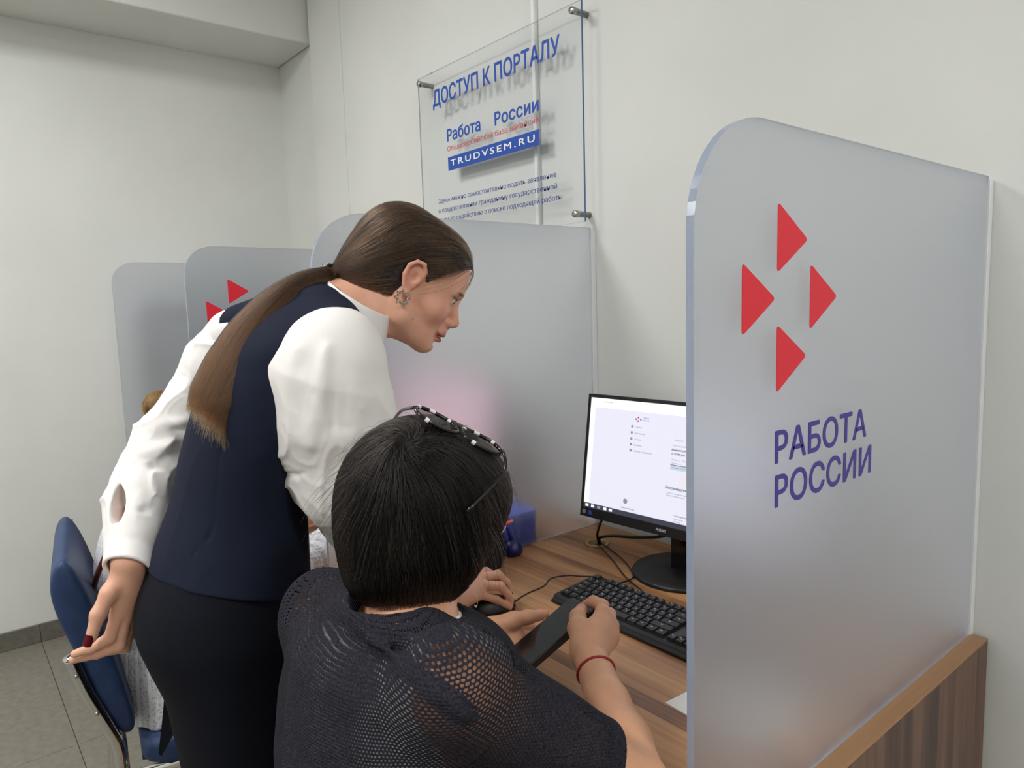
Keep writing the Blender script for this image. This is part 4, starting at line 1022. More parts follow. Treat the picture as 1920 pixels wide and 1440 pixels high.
    # ponytail: core and strands
    pc = [tie, at(612, 516, 1.235), at(560, 534, 1.205), at(515, 570, 1.175), at(470, 625, 1.145), at(435, 685, 1.122), at(403, 745, 1.108), at(388, 785, 1.102)]
    pw = [0.012, 0.014, 0.020, 0.028, 0.036, 0.041, 0.039, 0.027]
    PT = Sdf(); PT.chain(pc, [q*0.42 for q in pw], 0.012)
    cen = np.array(spline(pc, 6)); wid = np.interp(np.linspace(0, 1, len(cen)), np.linspace(0, 1, len(pw)), pw)
    tg = np.gradient(cen, axis=0); tg /= np.linalg.norm(tg, axis=1, keepdims=True)
    vw = -CF; sd = np.cross(tg, vw); sd /= np.linalg.norm(sd, axis=1, keepdims=True); up = np.cross(sd, tg)
    bm = B(); rings = []
    for i in range(int(len(cen)*0.86)):
        k = 16; rings.append([bm.verts.new(cen[i]+sd[i]*wid[i]*0.93*math.cos(2*math.pi*j/k)+up[i]*min(0.014, wid[i]*0.7)*math.sin(2*math.pi*j/k)-off) for j in range(k)])
    for a, b in zip(rings, rings[1:]):
        for j in range(16): bm.faces.new((a[j], a[(j+1) % 16], b[(j+1) % 16], b[j]))
    bm.faces.new(rings[0]); bm.faces.new(rings[-1]); bmesh.ops.recalc_face_normals(bm, faces=bm.faces[:])
    obj('ponytail', bm, mat('ponytail_base', srgb(44, 30, 21), 0.6), WA, True)
    n = 5200; u = np.random.uniform(-1, 1, n); ph = np.random.uniform(-0.35, 1, n)*math.pi/2
    rs = np.sign((sd[-1]@CR)); end = np.random.uniform(0.86, 1.0, n)+0.14*(np.random.rand(n)**2)*(0.6+0.4*u*rs)+0.03*u*rs; k = 24; out = np.empty((n, k, 3))
    ii = np.linspace(0, len(cen)-1, 200)
    cI = np.stack([np.interp(ii, np.arange(len(cen)), cen[:, j]) for j in range(3)], 1); sI = np.stack([np.interp(ii, np.arange(len(cen)), sd[:, j]) for j in range(3)], 1); uI = np.stack([np.interp(ii, np.arange(len(cen)), up[:, j]) for j in range(3)], 1); wI = np.interp(ii, np.arange(len(cen)), wid)
    du = np.random.randn(n)*0.12; wob = np.random.rand(n)*6.28
    for j in range(k):
        t = j/(k-1)*end; id_ = np.clip((t*199).astype(int), 0, 199); ex_ = np.maximum(t-1, 0)
        uu = np.clip(u+du*t+0.05*np.sin(wob+t*9), -1.08, 1.08); el = np.sqrt(np.maximum(0, 1-np.minimum(1, uu**2)))
        thick = np.minimum(0.0150, wI[id_]*0.75)
        out[:, j] = cI[id_]+sI[id_]*(np.maximum(wI[id_], np.where(t > 0.85, 0.034, 0))*uu)[:, None]+uI[id_]*(thick*el*np.sin(ph)+0.0012)[:, None]+(cI[199]-cI[180])/np.linalg.norm(cI[199]-cI[180])*(ex_*0.33)[:, None]+CR*(ex_**1.5*0.25*(uu*rs+0.3))[:, None]
    strands('ponytail_strands', out, 0.00027, M_hairtail, WA, tone=np.clip(0.45+0.4*np.sin(u*17)*np.sin(u*41+1)+np.random.randn(n)*0.25, 0, 1))
    # hair tie of dark beads on a coil
    Mt = mat('clear_black_beads', srgb(34, 32, 34), 0.08, 0.2)
    tx = nv(pc[1]-tie); a = nv(np.cross(tx, CF)); b = np.cross(tx, a)
    bm = B()
    for turn in range(3):
        tube(bm, [tie+tx*(0.002+0.006*turn)+0.0205*(math.cos(q)*a+math.sin(q)*b)-off for q in np.linspace(0, 2*math.pi, 20, endpoint=False)], 0.0028, 8, True)
    ht = obj('hair_tie', bm, Mt, WA, True)
    for q in range(13):
        bm = B(); bmesh.ops.create_icosphere(bm, subdivisions=2, radius=0.0036)
        an = q*2*math.pi/13; bmesh.ops.translate(bm, verts=bm.verts[:], vec=tie+tx*(0.008+0.006*math.sin(3*an))+0.0232*(math.cos(an)*a+math.sin(an)*b)-off); obj('bead', bm, mat('bead', srgb(150, 145, 145), 0.05, 0.9) if q == 0 else bpy.data.materials['bead'], ht, True)
    # earring: ring of small stones
    Ms = mat('silver_stones', srgb(214, 206, 200), 0.15, 1.0)
    ec = HT(-0.004, -0.0815, -0.040); ea, eb = fr[0], fr[2]
    er = None
    bm = B(); tube(bm, [ec+0.0094*(math.cos(q)*ea+1.05*math.sin(q)*eb)-off for q in np.linspace(0, 2*math.pi, 24, endpoint=False)], 0.0016, 6, True)
    er = obj('earring', bm, Ms, WA, True)
    for q in range(16):
        bm = B(); bmesh.ops.create_icosphere(bm, subdivisions=1, radius=0.0027)
        t = q*2*math.pi/16; rr = 0.0118 if q % 2 else 0.0086
        bmesh.ops.translate(bm, verts=bm.verts[:], vec=ec+rr*(math.cos(t)*ea+1.05*math.sin(t)*eb)-fr[1]*0.0012-off); obj('stone', bm, Ms, er)
setup_A()
# ================================================================== chairs
M_blueup = add_noise(mat('blue_leatherette', rough=0.5, spec=0.4), srgb(34, 54, 90), srgb(40, 62, 102), (30, 30, 30), 3, bump=0.1, bscale=600, bdist=0.0004)
def make_chair(x, y, rz, label, back=True):
    t = thing('office_chair' if back else 'padded_stool', label, 'chair' if back else 'stool', (x, y, 0), rz)
    if back:
        prof = [(-0.222, 0.497), (-0.246, 0.503), (-0.272, 0.560), (-0.305, 0.690), (-0.332, 0.775), (-0.344, 0.840), (-0.334, 0.885), (-0.318, 0.903), (-0.303, 0.898), (-0.285, 0.860), (-0.267, 0.800), (-0.243, 0.700), (-0.222, 0.600), (-0.212, 0.540), (-0.212, 0.510)]
        bm = B(); W = 0.205; secs = [(-W, 0.82), (-W+0.012, 0.97), (-W+0.03, 1.0), (-0.1, 1.0), (0, 1.0), (0.1, 1.0), (W-0.03, 1.0), (W-0.012, 0.97), (W, 0.82)]
        cy = np.mean([p[0] for p in prof]); mid = [np.interp(p[1], [0.497, 0.60, 0.70, 0.80, 0.90], [-0.228, -0.250, -0.272, -0.298, -0.318]) for p in prof]
        rings = [[bm.verts.new((xx, m + (p[0]-m)*s, 0.70+(p[1]-0.70)*(0.96+0.04*(s-0.82)/0.18))) for p, m in zip(prof, mid)] for xx, s in secs]
        for a, b in zip(rings, rings[1:]):
            for k in range(len(prof)): bm.faces.new((a[k], a[(k+1) % len(prof)], b[(k+1) % len(prof)], b[k]))
        bm.faces.new(rings[0]); bm.faces.new(rings[-1]); bmesh.ops.recalc_face_normals(bm, faces=bm.faces[:])
        bp_ = obj('backrest', bm, M_blueup, t, True)
        md = bp_.modifiers.new('smooth', 'SUBSURF'); md.levels = 1; md.render_levels = 2
        for s in (1, -1):
            pts = spline([(s*(W+0.0005), -0.268, 0.53), (s*(W+0.0005), -0.300, 0.66), (s*(W+0.0015), -0.322, 0.76), (s*(W-0.001), -0.330, 0.84), (s*(W-0.01), -0.322, 0.888)], 5)
            obj('piping', tube(B(), [(p[0]-s*0.006, p[1]+0.022, p[2]) for p in pts], 0.0022, 6), M_blueup, bp_, True)
    bm = B(); prism(bm, rrect(-0.215, 0.215, -0.205, 0.215, 0.05), 'z', 0.415, 0.472, 0.018); obj('seat', bm, M_blueup, t, True)
    for s in (1, -1):
        # one flat chrome tube: from the back pad down to the front foot
        pts = spline([(s*0.205, -0.19, 0.408), (s*0.205, -0.20, 0.38), (s*0.205, -0.21, 0.30), (s*0.205, -0.275, 0.016)], 6) if not back else spline([(s*0.205, -0.318, 0.705), (s*0.205, -0.295, 0.62), (s*0.205, -0.262, 0.53), (s*0.205, -0.246, 0.46), (s*0.205, -0.255, 0.30), (s*0.205, -0.275, 0.016)], 6)
        bm = tube(B(), pts, 0.0135, 10); obj('back_post', bm, M_chrome, t, True)
        obj('leg', tube(B(), [(s*0.205, 0.19, 0.016), (s*0.205, 0.18, 0.395), (s*0.205, 0.16, 0.408), (s*0.205, -0.236, 0.408)], 0.0115, 10), M_chrome, t, True)
        for yy in (-0.275, 0.19):
            bm = B(); lathe(bm, [(0.016, 0.0005), (0.018, 0.006), (0.016, 0.018)], 14, s*0.205, yy, 0); obj('foot_cap', bm, M_black, t, True)
        for zz, yy in () if not back else ((0.665, -0.3205), (0.575, -0.292)):
            bm = B(); lathe(bm, [(0.0045, 0), (0.004, 0.002), (0.001, 0.003)], 10, 0, 0, 0, Matrix.Rotation(math.pi/2*s, 3, 'Y')); bmesh.ops.translate(bm, verts=bm.verts[:], vec=(s*0.2185, yy+0.012, zz)); obj('screw', bm, M_steel, t, True)
    obj('crossbar', tube(B(), [(-0.205, -0.24, 0.403), (0.205, -0.24, 0.403)], 0.010, 8), M_chrome, t, True)
    obj('crossbar', tube(B(), [(-0.205, 0.17, 0.403), (0.205, 0.17, 0.403)], 0.010, 8), M_chrome, t, True)
    return t
make_chair(-1.353, -0.949, math.radians(-8), 'blue padded chair with chrome frame at the left, under the striped dress')
make_chair(-0.285, -1.045, math.radians(5), 'backless blue padded stool under the dark-haired woman in the knitted top', False)

def ik(a, b, l1, l2, hint):
    a = np.array(a); b = np.array(b); d = b-a; D_ = min(np.linalg.norm(d), (l1+l2)*0.999); u = d/np.linalg.norm(d)
    x = (l1*l1-l2*l2+D_*D_)/(2*D_); hgt = math.sqrt(max(0, l1*l1-x*x)); h = np.array(hint, float); h -= u*(h@u); h /= np.linalg.norm(h)
    return a+u*x+h*hgt

# ================================================================== seated woman with the phone
M_skinB = skin_mat('skin_seated')
M_hairB = hair_mat('black_hair', srgb(5, 4, 4), srgb(42, 33, 28), 0.28, 0.1)
M_hairBb = mat('black_hair_base', srgb(10, 9, 9), 0.6, spec=0.2)
M_tank = mat('white_undershirt', srgb(232, 230, 228), 0.8)
M_trous = mat('dark_trousers', srgb(28, 28, 34), 0.85)
def knit_mat():
    m = mat('open_navy_knit', srgb(36, 36, 48), 0.9, spec=0.15)
    at_ = N(m, 'ShaderNodeAttribute'); at_.attribute_name = 'knit'
    sp = N(m, 'ShaderNodeSeparateXYZ'); L(m, at_, 'Vector', sp, 0)
    def mt_(op, a, b=None, c=None):
        n = N(m, 'ShaderNodeMath', operation=op)
        for i, q in enumerate((a, b, c)):
            if q is None: continue
            if isinstance(q, (int, float)): n.inputs[i].default_value = q
            else: L(m, q[0], q[1], n, i)
        return (n, 0)
    nz = N(m, 'ShaderNodeTexNoise'); nz.inputs['Scale'].default_value = 90; tc = N(m, 'ShaderNodeTexCoord'); L(m, tc, 'Object', nz, 'Vector')
    wob = mt_('MULTIPLY_ADD', (nz, 'Fac'), 0.5, -0.25)
    u = mt_('ADD', mt_('DIVIDE', (sp, 0), 0.0039), wob); v = mt_('ADD', mt_('DIVIDE', (sp, 1), 0.0033), wob)
    row = mt_('FLOOR', v); odd = mt_('MULTIPLY', mt_('MODULO', row, 2.0), 0.5)
    fu = mt_('SUBTRACT', mt_('FRACT', mt_('ADD', u, odd)), 0.5); fv = mt_('SUBTRACT', mt_('FRACT', v), 0.5)
    r2 = mt_('ADD', mt_('MULTIPLY', fu, fu), mt_('MULTIPLY', mt_('MULTIPLY', fv, fv), 1.2)); r = mt_('SQRT', r2)
    rag = mt_('MULTIPLY_ADD', (nz, 'Fac'), 0.16, -0.08)
    edge = mt_('SUBTRACT', r, mt_('ADD', (sp, 2), rag))
    al = N(m, 'ShaderNodeMapRange'); al.inputs[1].default_value = -0.03; al.inputs[2].default_value = 0.03; L(m, edge[0], edge[1], al, 0)
    L(m, al, 0, BS(m), 'Alpha')
    hgt = mt_('MINIMUM', r, 0.5)
    bp = N(m, 'ShaderNodeBump'); bp.inputs['Strength'].default_value = 0.9; bp.inputs['Distance'].default_value = 0.0018
    L(m, hgt[0], hgt[1], bp, 'Height'); L(m, bp, 'Normal', BS(m), 'Normal')
    rp = N(m, 'ShaderNodeValToRGB'); rp.color_ramp.elements[0].color = srgb(20, 20, 27); rp.color_ramp.elements[1].color = srgb(46, 45, 55)
    rp.color_ramp.elements[0].position = 0.3; rp.color_ramp.elements[1].position = 0.7
    n2 = N(m, 'ShaderNodeTexNoise'); n2.inputs['Scale'].default_value = 420; n2.inputs['Detail'].default_value = 3; L(m, tc, 'Object', n2, 'Vector'); L(m, n2, 'Fac', rp, 'Fac'); L(m, rp, 'Color', BS(m), 'Base Color')
    return m
M_knit = knit_mat()
WB = thing('person', 'seated woman with short black hair and dark open-knit top, seen from behind, holding a phone', 'person', (-0.285, -1.045, 0.0))
# ---- the phone she holds
TRc, BRc, TLc = at(1088, 1138, 1.178), at(1003, 1268, 1.066), at(1048, 1118, 1.243)
PX = nv(TLc-TRc); PY = nv(TRc-BRc); PY = nv(PY-PX*(PX@PY)); PZ = np.cross(PY, PX)
if PZ[2] < 0: PZ = -PZ
PC = (TRc+BRc)/2+PX*0.038
phone = thing('smartphone', 'black smartphone in a dark case held in both hands by the seated woman', 'phone', tuple(PC))
def ph(bm):
    Mx = Matrix([[*(-PX), 0], [*PY, 0], [*PZ, 0], [0, 0, 0, 1]]).transposed(); bmesh.ops.transform(bm, matrix=Mx, verts=bm.verts[:])
    bmesh.ops.recalc_face_normals(bm, faces=bm.faces[:]); return bm
obj('case', ph(prism(B(), rrect(-0.039, 0.039, -0.080, 0.080, 0.009), 'z', -0.0105, -0.001, 0.002)), M_black, phone)
obj('frame', ph(prism(B(), rrect(-0.0375, 0.0375, -0.0785, 0.0785, 0.008), 'z', -0.0012, 0.0002, 0.0005)), mat('phone_metal_rim', srgb(150, 132, 112), 0.25, 0.8), phone)
obj('screen', ph(prism(B(), rrect(-0.0365, 0.0365, -0.0775, 0.0775, 0.0075), 'z', 0.0001, 0.0008, 0.0003)), mat('phone_glass', srgb(22, 24, 26), 0.06, 0.0, 0.6), phone)
bm = B(); prism(bm, rrect(-0.012, 0.012, 0.0725, 0.0745, 0.0008), 'z', 0.0008, 0.0009); obj('earpiece', ph(bm), M_blackgloss, phone)

def setup_B():
    R = nv((0.995, 0.10, 0)); Fw = nv((-0.10, 0.995, 0))
    fr = head_frame((-0.25, 0.968), 8, -10)
    O = np.array([-0.293, -0.998, 1.129])
    off = np.array(WB.location)
    tor = [(766, 1134, 0.832, 0.072, 0.046), (756, 1156, 0.826, 0.120, 0.068), (752, 1195, 0.835, 0.160, 0.104), (742, 1265, 0.835, 0.172, 0.112), (736, 1350, 0.84, 0.174, 0.116), (732, 1440, 0.845, 0.174, 0.118)]
    T = [(*at(a, b, d), w_, q) for a, b, d, w_, q in tor]
    l = np.array(T[-1][:3])
    for z, w_, q, dy in ((0.72, 0.168, 0.116, 0.01), (0.60, 0.178, 0.122, 0.02), (0.52, 0.185, 0.130, 0.03), (0.474, 0.186, 0.13, 0.03)): T.append((l[0], l[1]+dy, z, w_, q))
    shR, shL = at(852, 1290, 0.72), at(615, 1158, 0.95)
    elR, wrR = at(1196, 1482, 0.79), at(1104, 1222, 1.058)
    wrL = at(888, 1192, 1.19); elL = ik(shL, wrL, 0.27, 0.24, (-0.5, -0.1, -1))
    elL[2] = max(elL[2], 0.80)
    neck0 = np.array(T[0][:3])+np.array([0, 0.0, -0.02]); neck1 = O+np.array([-0.018, 0, -0.05])@fr
    S = Sdf()
    S.loft([(a, b, c, w_-0.018, q-0.018) for a, b, c, w_, q in T], R, Fw, 0.01)
    S.cone(neck0, neck1, 0.046, 0.045, 0.02); S.cone(neck0+Fw*0.015, O+np.array([0.012, 0.006, -0.065])@fr, 0.036, 0.033, 0.03)
    S.cone(neck0-np.array([0, 0, 0.03]), shR, 0.036, 0.044, 0.03); S.cone(neck0-np.array([0, 0, 0.02]), shL, 0.042, 0.044, 0.03)
    mR = elR*0.45+wrR*0.55
    S.chain([shR, elR, elR*0.72+wrR*0.28, mR, wrR], [0.048, 0.036, 0.0365, 0.0290, 0.0235], 0.012)
    S.chain([shL, elL, elL*0.5+wrL*0.5, wrL], [0.048, 0.040, 0.034, 0.025], 0.012)
    lap = np.array([l[0], l[1]+0.04, 0.55])
    feet = []
    for s in (1, -1):
        hp = lap+R*0.085*s+np.array([0, 0, 0.005]); kn = hp+Fw*0.42+R*0.02*s+np.array([0, 0, -0.01]); an = np.array([kn[0], kn[1]+0.02, 0.085])
        S.chain([hp, kn, an], [0.072, 0.050, 0.030], 0.02); S.chain([an, an+Fw*0.05+np.array([0, 0, -0.035]), an+Fw*0.13+np.array([0, 0, -0.058])], [0.03, 0.03, 0.016], 0.015); feet.append((hp, kn, an))
    # right hand: closed on the phone's right edge
    a3 = lambda q: [at(*p) for p in q]
    kn = [(1130, 1152, 1.128), (1140, 1167, 1.128), (1145, 1184, 1.122), (1143, 1200, 1.112)]
    for p in kn: S.cone(wrR, at(*p), 0.0225, 0.0135, 0.012)
    S.cone(at(1104, 1190, 1.085), at(1120, 1185, 1.10), 0.021, 0.020, 0.012)
    f = [[kn[0], (1129, 1136, 1.152), (1113, 1129, 1.172), (1099, 1134, 1.185)], [kn[1], (1143, 1152, 1.162), (1130, 1147, 1.195), (1108, 1150, 1.205)],
         [kn[2], (1149, 1172, 1.158), (1137, 1166, 1.190), (1112, 1166, 1.200)], [kn[3], (1146, 1190, 1.142), (1135, 1185, 1.170), (1112, 1184, 1.180)]]
    for q, r in zip(f, (0.0108, 0.0105, 0.010, 0.009)): S.chain(a3(q), [r+0.0012, r, r*0.92, r*0.78], 0.004)
    S.chain(a3([(1092, 1205, 1.070), (1082, 1178, 1.095), (1083, 1157, 1.125), (1090, 1143, 1.150)]), [0.018, 0.0138, 0.0120, 0.0098], 0.008)
    # left hand: under the phone with the thumb along its edge
    kl = [(958, 1166, 1.225), (962, 1180, 1.215), (965, 1195, 1.203), (965, 1208, 1.190)]
    for p in kl: S.cone(wrL, at(*p), 0.0235, 0.0145, 0.012)
    f = [[kl[0], (985, 1160, 1.258), (1005, 1155, 1.272), (1022, 1150, 1.280)], [kl[1], (1000, 1178, 1.262), (1025, 1172, 1.262), (1048, 1165, 1.255)], [kl[2], (1003, 1195, 1.245), (1028, 1190, 1.240), (1048, 1182, 1.232)], [kl[3], (1000, 1212, 1.225), (1020, 1208, 1.218), (1036, 1200, 1.208)]]
    for q, r in zip(f, (0.0103, 0.0103, 0.0098, 0.009)): S.chain(a3(q), [r+0.0012, r, r*0.9, r*0.76], 0.004)
    S.chain(a3([(925, 1176, 1.195), (962, 1163, 1.195), (990, 1157, 1.212), (1013, 1154, 1.226)]), [0.0180, 0.0132, 0.0112, 0.0092], 0.008)
    HT = add_head(S, O, fr, 1.0)
    skin = np.array(srgb(206, 154, 122))
    def tint(P):
        m = []
        for y in (1, -1):
            m.append((srgb(210, 140, 118), 0.4*mask(P, HT(0.06, 0.045*y, -0.035), fr, (0.04, 0.03, 0.03), 0.6)))
            m.append((srgb(60, 44, 38), 0.8*mask(P, HT(0.087, 0.026*y, 0.0175), fr, (0.016, 0.020, 0.0035), 0.3)))
        m.append((srgb(176, 96, 90), mask(P, HT(0.094, 0, -0.0725), fr, (0.020, 0.024, 0.0135), 0.18)))
        for q in (at(1102, 1131, 1.18), at(1089, 1142, 1.15), at(1015, 1153, 1.226), at(1022, 1150, 1.28)): m.append((srgb(214, 128, 110), 0.55*np.clip(1.4-np.linalg.norm(P-q, axis=1)/0.014, 0, 1)))
        return lerp_col(skin, m)
    sdf_obj('body', S, (-0.68, -1.24, 0.0), (0.08, -0.44, 1.28), 0.0026, M_skinB, WB, {'tint': tint})
    for y in (1, -1):
        bm = B(); bmesh.ops.create_uvsphere(bm, u_segments=16, v_segments=10, radius=0.0128); bmesh.ops.translate(bm, verts=bm.verts[:], vec=HT(0.0725, 0.031*y, 0.0)-off); ey = obj('eye', bm, bpy.data.materials['eye_white'], WB, True)
        bm = B(); bmesh.ops.create_uvsphere(bm, u_segments=12, v_segments=8, radius=0.0055); bmesh.ops.translate(bm, verts=bm.verts[:], vec=HT(0.0805, 0.031*y, 0.0)-off); obj('iris', bm, bpy.data.materials['iris'], ey, True)
    # trousers and shoes
    TR = Sdf(); TR.loft([q for q in T if q[2] < 0.75], R, Fw, 0.01, off=-0.004)
    for hp, k_, an in feet: TR.chain([hp, k_, an+np.array([0, 0, 0.03])], [0.082, 0.062, 0.048], 0.02)
    TR.half((0, 0, 0.100), (0, 0, -1), 0.002)
    sdf_obj('trousers', TR, (-0.60, -1.26, 0.05), (0.06, -0.42, 0.80), 0.006, M_trous, WB)
    for hp, k_, an in feet:
        SH = Sdf(); SH.ell(an+Fw*0.075+np.array([0, 0, -0.055]), (0.120, 0.042, 0.034), [Fw, R, (0, 0, 1)], 0.01); SH.cone(an+Fw*-0.012+np.array([0, 0, -0.03]), an+Fw*0.05+np.array([0, 0, -0.05]), 0.036, 0.036, 0.02)
        SH.half((0, 0, 0.0012), (0, 0, -1), 0.002)
        sdf_obj('shoe', SH, an+np.array([-0.22, -0.22, -0.09]), an+np.array([0.22, 0.26, 0.06]), 0.005, bpy.data.materials['black_leather_shoe'], WB)
    # white undershirt seen through the knit
    TK = Sdf(); TK.loft([q for q in T if q[2] > 0.60], R, Fw, 0.01, off=-0.009); TK.cone(neck0-np.array([0, 0, 0.03]), shR, 0.040, 0.0505, 0.03); TK.cone(neck0-np.array([0, 0, 0.02]), shL, 0.046, 0.050, 0.03)
    TK.half(shR-R*0.004, R+np.array([0, 0, 0.15]), 0.004); TK.half(shL+R*0.045, -R+np.array([0, 0, 0.15]), 0.004); TK.ell(neck0+np.array([0, 0, 0.03]), (0.062, 0.062, 0.05), np.eye(3), 0.003, '-')
    sdf_obj('undershirt', TK, (-0.54, -1.24, 0.58), (0.0, -0.86, 1.10), 0.004, M_tank, WB)
    # knitted top
    KN = Sdf(); KN.loft([q for q in T if q[2] > 0.55], R, Fw, 0.01, off=0.0)
    KN.cone(neck0-np.array([0, 0, 0.03]), shR+np.array([0, 0, 0.002]), 0.042, 0.056, 0.03); KN.cone(neck0-np.array([0, 0, 0.02]), shL, 0.048, 0.056, 0.03)
    sE = shR+(elR-shR)*0.755; ad = nv(elR-shR)
    KN.cone(shR, sE+ad*0.05, 0.058, 0.0515, 0.03); sL = shL+(elL-shL)*0.8; KN.cone(shL, sL, 0.058, 0.055, 0.03)
    KN.half(sE, ad, 0.004)
    # rolled cowl collar
    ring = [at(684, 1082, 0.885), at(692, 1100, 0.845), at(725, 1126, 0.805), at(772, 1152, 0.775), at(816, 1188, 0.755), at(856, 1214, 0.765), at(866, 1221, 0.80), at(848, 1206, 0.86), at(805, 1172, 0.91), at(735, 1092, 0.925)]
    rg = spline(ring+[ring[0]], 4)
    KN.chain(rg, [0.0175]*len(rg), 0.012)
    ring2 = [at(622, 1112, 0.93), at(645, 1132, 0.87), at(690, 1160, 0.80), at(755, 1200, 0.755), at(822, 1236, 0.735), at(880, 1244, 0.74)]
    rg2 = spline(ring2, 4); KN.chain(rg2, [0.020]*len(rg2), 0.02)
    KN.ell(neck0+np.array([0.01, -0.005, 0.035]), (0.066, 0.066, 0.066), np.eye(3), 0.006, '-')
    seam = [at(690, 1200, 0.74), at(760, 1245, 0.70), at(835, 1310, 0.655), at(900, 1370, 0.64), at(960, 1410, 0.64)]
    fB = [([at(640, 1100, 0.9), at(650, 1150, 0.84), at(690, 1190, 0.78)], -0.006, 0.008), ([at(660, 1170, 0.8), at(730, 1215, 0.74), at(800, 1230, 0.70)], -0.007, 0.010), (seam, 0.005, 0.007), ([at(930, 1200, 0.72), at(900, 1280, 0.66), at(880, 1340, 0.65)], 0.003, 0.02),
          ([at(600, 1240, 0.84), at(640, 1330, 0.76), at(650, 1420, 0.74)], -0.003, 0.02), ([at(900, 1400, 0.63), at(1000, 1420, 0.65), at(1080, 1440, 0.70)], 0.004, 0.012)]
    def dB(P):
        d = 0.0022*vnoise(P, 22, 4)+0.0010*vnoise(P, 50, 7)
        for q, a, w_ in fB: d = d+ridge(P, q, a, w_)
        return d
    KN.disp = dB
    w0, w1 = at(905, 1270, 0.66), at(770, 1390, 0.70)
    au = nv(np.cross(ad, (0, 0, 1))); av = np.cross(ad, au)
    cT = np.array(T[3][:3])
    def knit(P):
        q = P-cT; s = np.arctan2(q@R, -(q@Fw))*0.135; t = P[:, 2]*1.0-0.25*(q@Fw)
        k = P-shR; al = k@ad; sA = np.arctan2(k@av, k@au)*0.06
        arm = (al > 0.02+0.25*np.abs(k@au)) & (np.linalg.norm(k-al[:, None]*ad, axis=1) < 0.078)
        s = np.where(arm, sA, s); t = np.where(arm, al, t)
        dS = np.linalg.norm((P-w0)*np.array([1, 1, 1.0]), axis=1); dW = np.linalg.norm(P-w1, axis=1)
        seamd = np.full(len(P), 1e3)
        for a, b in zip(seam[:-1], seam[1:]):
            ba = b-a; h = np.clip((P-a)@ba/(ba@ba), 0, 1); seamd = np.minimum(seamd, np.linalg.norm(P-a-h[:, None]*ba, axis=1))
        o = 0.16+0.20*np.clip(1.25-dS/0.085, 0, 1)+0.10*np.clip(1.2-dW/0.07, 0, 1)+0.05*vnoise(P, 33, 2)
        o = np.where(seamd < 0.013, 0.06, o)
        rgd = np.min(np.stack([np.linalg.norm(P-r_, axis=1) for r_ in rg[::2]+rg2[::2]]), 0); o = np.where(rgd < 0.028, np.minimum(o, 0.15), o)
        o = np.where(al > np.linalg.norm(sE-shR)-0.022, np.where(arm, 0.05, o), o)
        return np.stack([s, t, o], 1)
    sdf_obj('knitted_top', KN, (-0.62, -1.26, 0.53), (0.06, -0.78, 1.12), 0.0030, M_knit, WB, {'knit': knit})
    # red thread bracelet
    ax = nv(elR-wrR); bc = at(1127, 1276, 1.012); a = nv(np.cross(ax, (0, 0, 1))); b = np.cross(ax, a)
    bm = B(); tube(bm, [wrR+ax*0.052+0.0268*(math.cos(q)*a+0.97*math.sin(q)*b)+ax*0.004*math.cos(q+1)-off for q in np.linspace(0, 2*math.pi, 36, endpoint=False)], 0.0024, 8, True)
    obj('bracelet', bm, add_noise(mat('red_thread', rough=0.7), srgb(130, 18, 20), srgb(176, 36, 34), (900, 900, 900), 2), WB, True)
    # ---- hair: short bob from a crown whorl
    HC = Sdf()
    HC.ell(HT(-0.014, -0.003, 0.026), (0.102, 0.095, 0.098), fr, 0.01); HC.ell(HT(-0.022, -0.008, -0.030), (0.078, 0.084, 0.072), fr, 0.03); HC.ell(HT(-0.044, -0.012, -0.070), (0.043, 0.050, 0.036), fr, 0.03); HC.ell(HT(0.034, -0.004, 0.034), (0.064, 0.078, 0.060), fr, 0.03)
    def face(P):
        q = (P-O)@fr.T
        return smax(0.030-q[:, 0]-0.3*np.clip(-q[:, 2]-0.02, 0, 1), q[:, 2]-0.052, 0.01)
    HM = Sdf(); HM.it = list(HC.it); HM.add(lambda P: -smax(-(0.034-((P-O)@fr.T)[:, 0]), ((P-O)@fr.T)[:, 2]-0.060, 0.01)*1.0, O, 1e3, 0.006, 'x')
    HM.disp = lambda P: 0.0016*vnoise(P, 50, 3)+0.0008*vnoise(P, 130, 6)
    HM2 = Sdf(); HM2.it = list(HC.it)
    HM2.add(lambda P: np.minimum(np.maximum(((P-O)@fr.T)[:, 0]-0.034, -1), 1)*0+smin(((P-O)@fr.T)[:, 0]-0.040, 0.058-((P-O)@fr.T)[:, 2], 0.01), O, 1e3, 0.006, 'x')
    HM2.disp = HM.disp
    sdf_obj('hair', HM2, O-0.22, O+0.22, 0.0030, M_hairBb, WB)
    whl = HT(-0.066, -0.020, 0.092)
    n = 13000
    d0 = np.random.randn(n*2, 3); d0 /= np.linalg.norm(d0, axis=1, keepdims=True); P0 = HT(-0.02, 0, 0.02)+d0*0.15
    for _ in range(8): P0 = P0-HC.grad(P0)*HC(P0)[:, None]
    q = (P0-O)@fr.T; ok = (np.minimum(q[:, 0]-0.038, 0.058-q[:, 2]) < 0.0) & (q[:, 2] > -0.055); P0 = P0[ok][:n]
    part = fr[0]*0.55
    def dirf(P, t):
        v = P-whl; v = v-part*np.clip((v@part)/(part@part), 0, 0.16)[:, None]*0.8; v = v/np.maximum(np.linalg.norm(v, axis=1, keepdims=True), 1e-6)
        sw = np.cross(fr[2], v)*0.35
        return v+sw-0.7*fr[2]*(0.3+0.7*t)+0.22*np.stack([vnoise(P, 38, 1), vnoise(P, 38, 5), vnoise(P, 38, 9)], 1)
    ln = np.minimum(np.random.uniform(0.05, 0.10, len(P0)), np.maximum(0.015, ((P0-O)@fr.T)[:, 2]+0.090))
    ST_ = flow(HC, P0, dirf, 12, ln/12, 0.0000, 0.0050, 0.10)
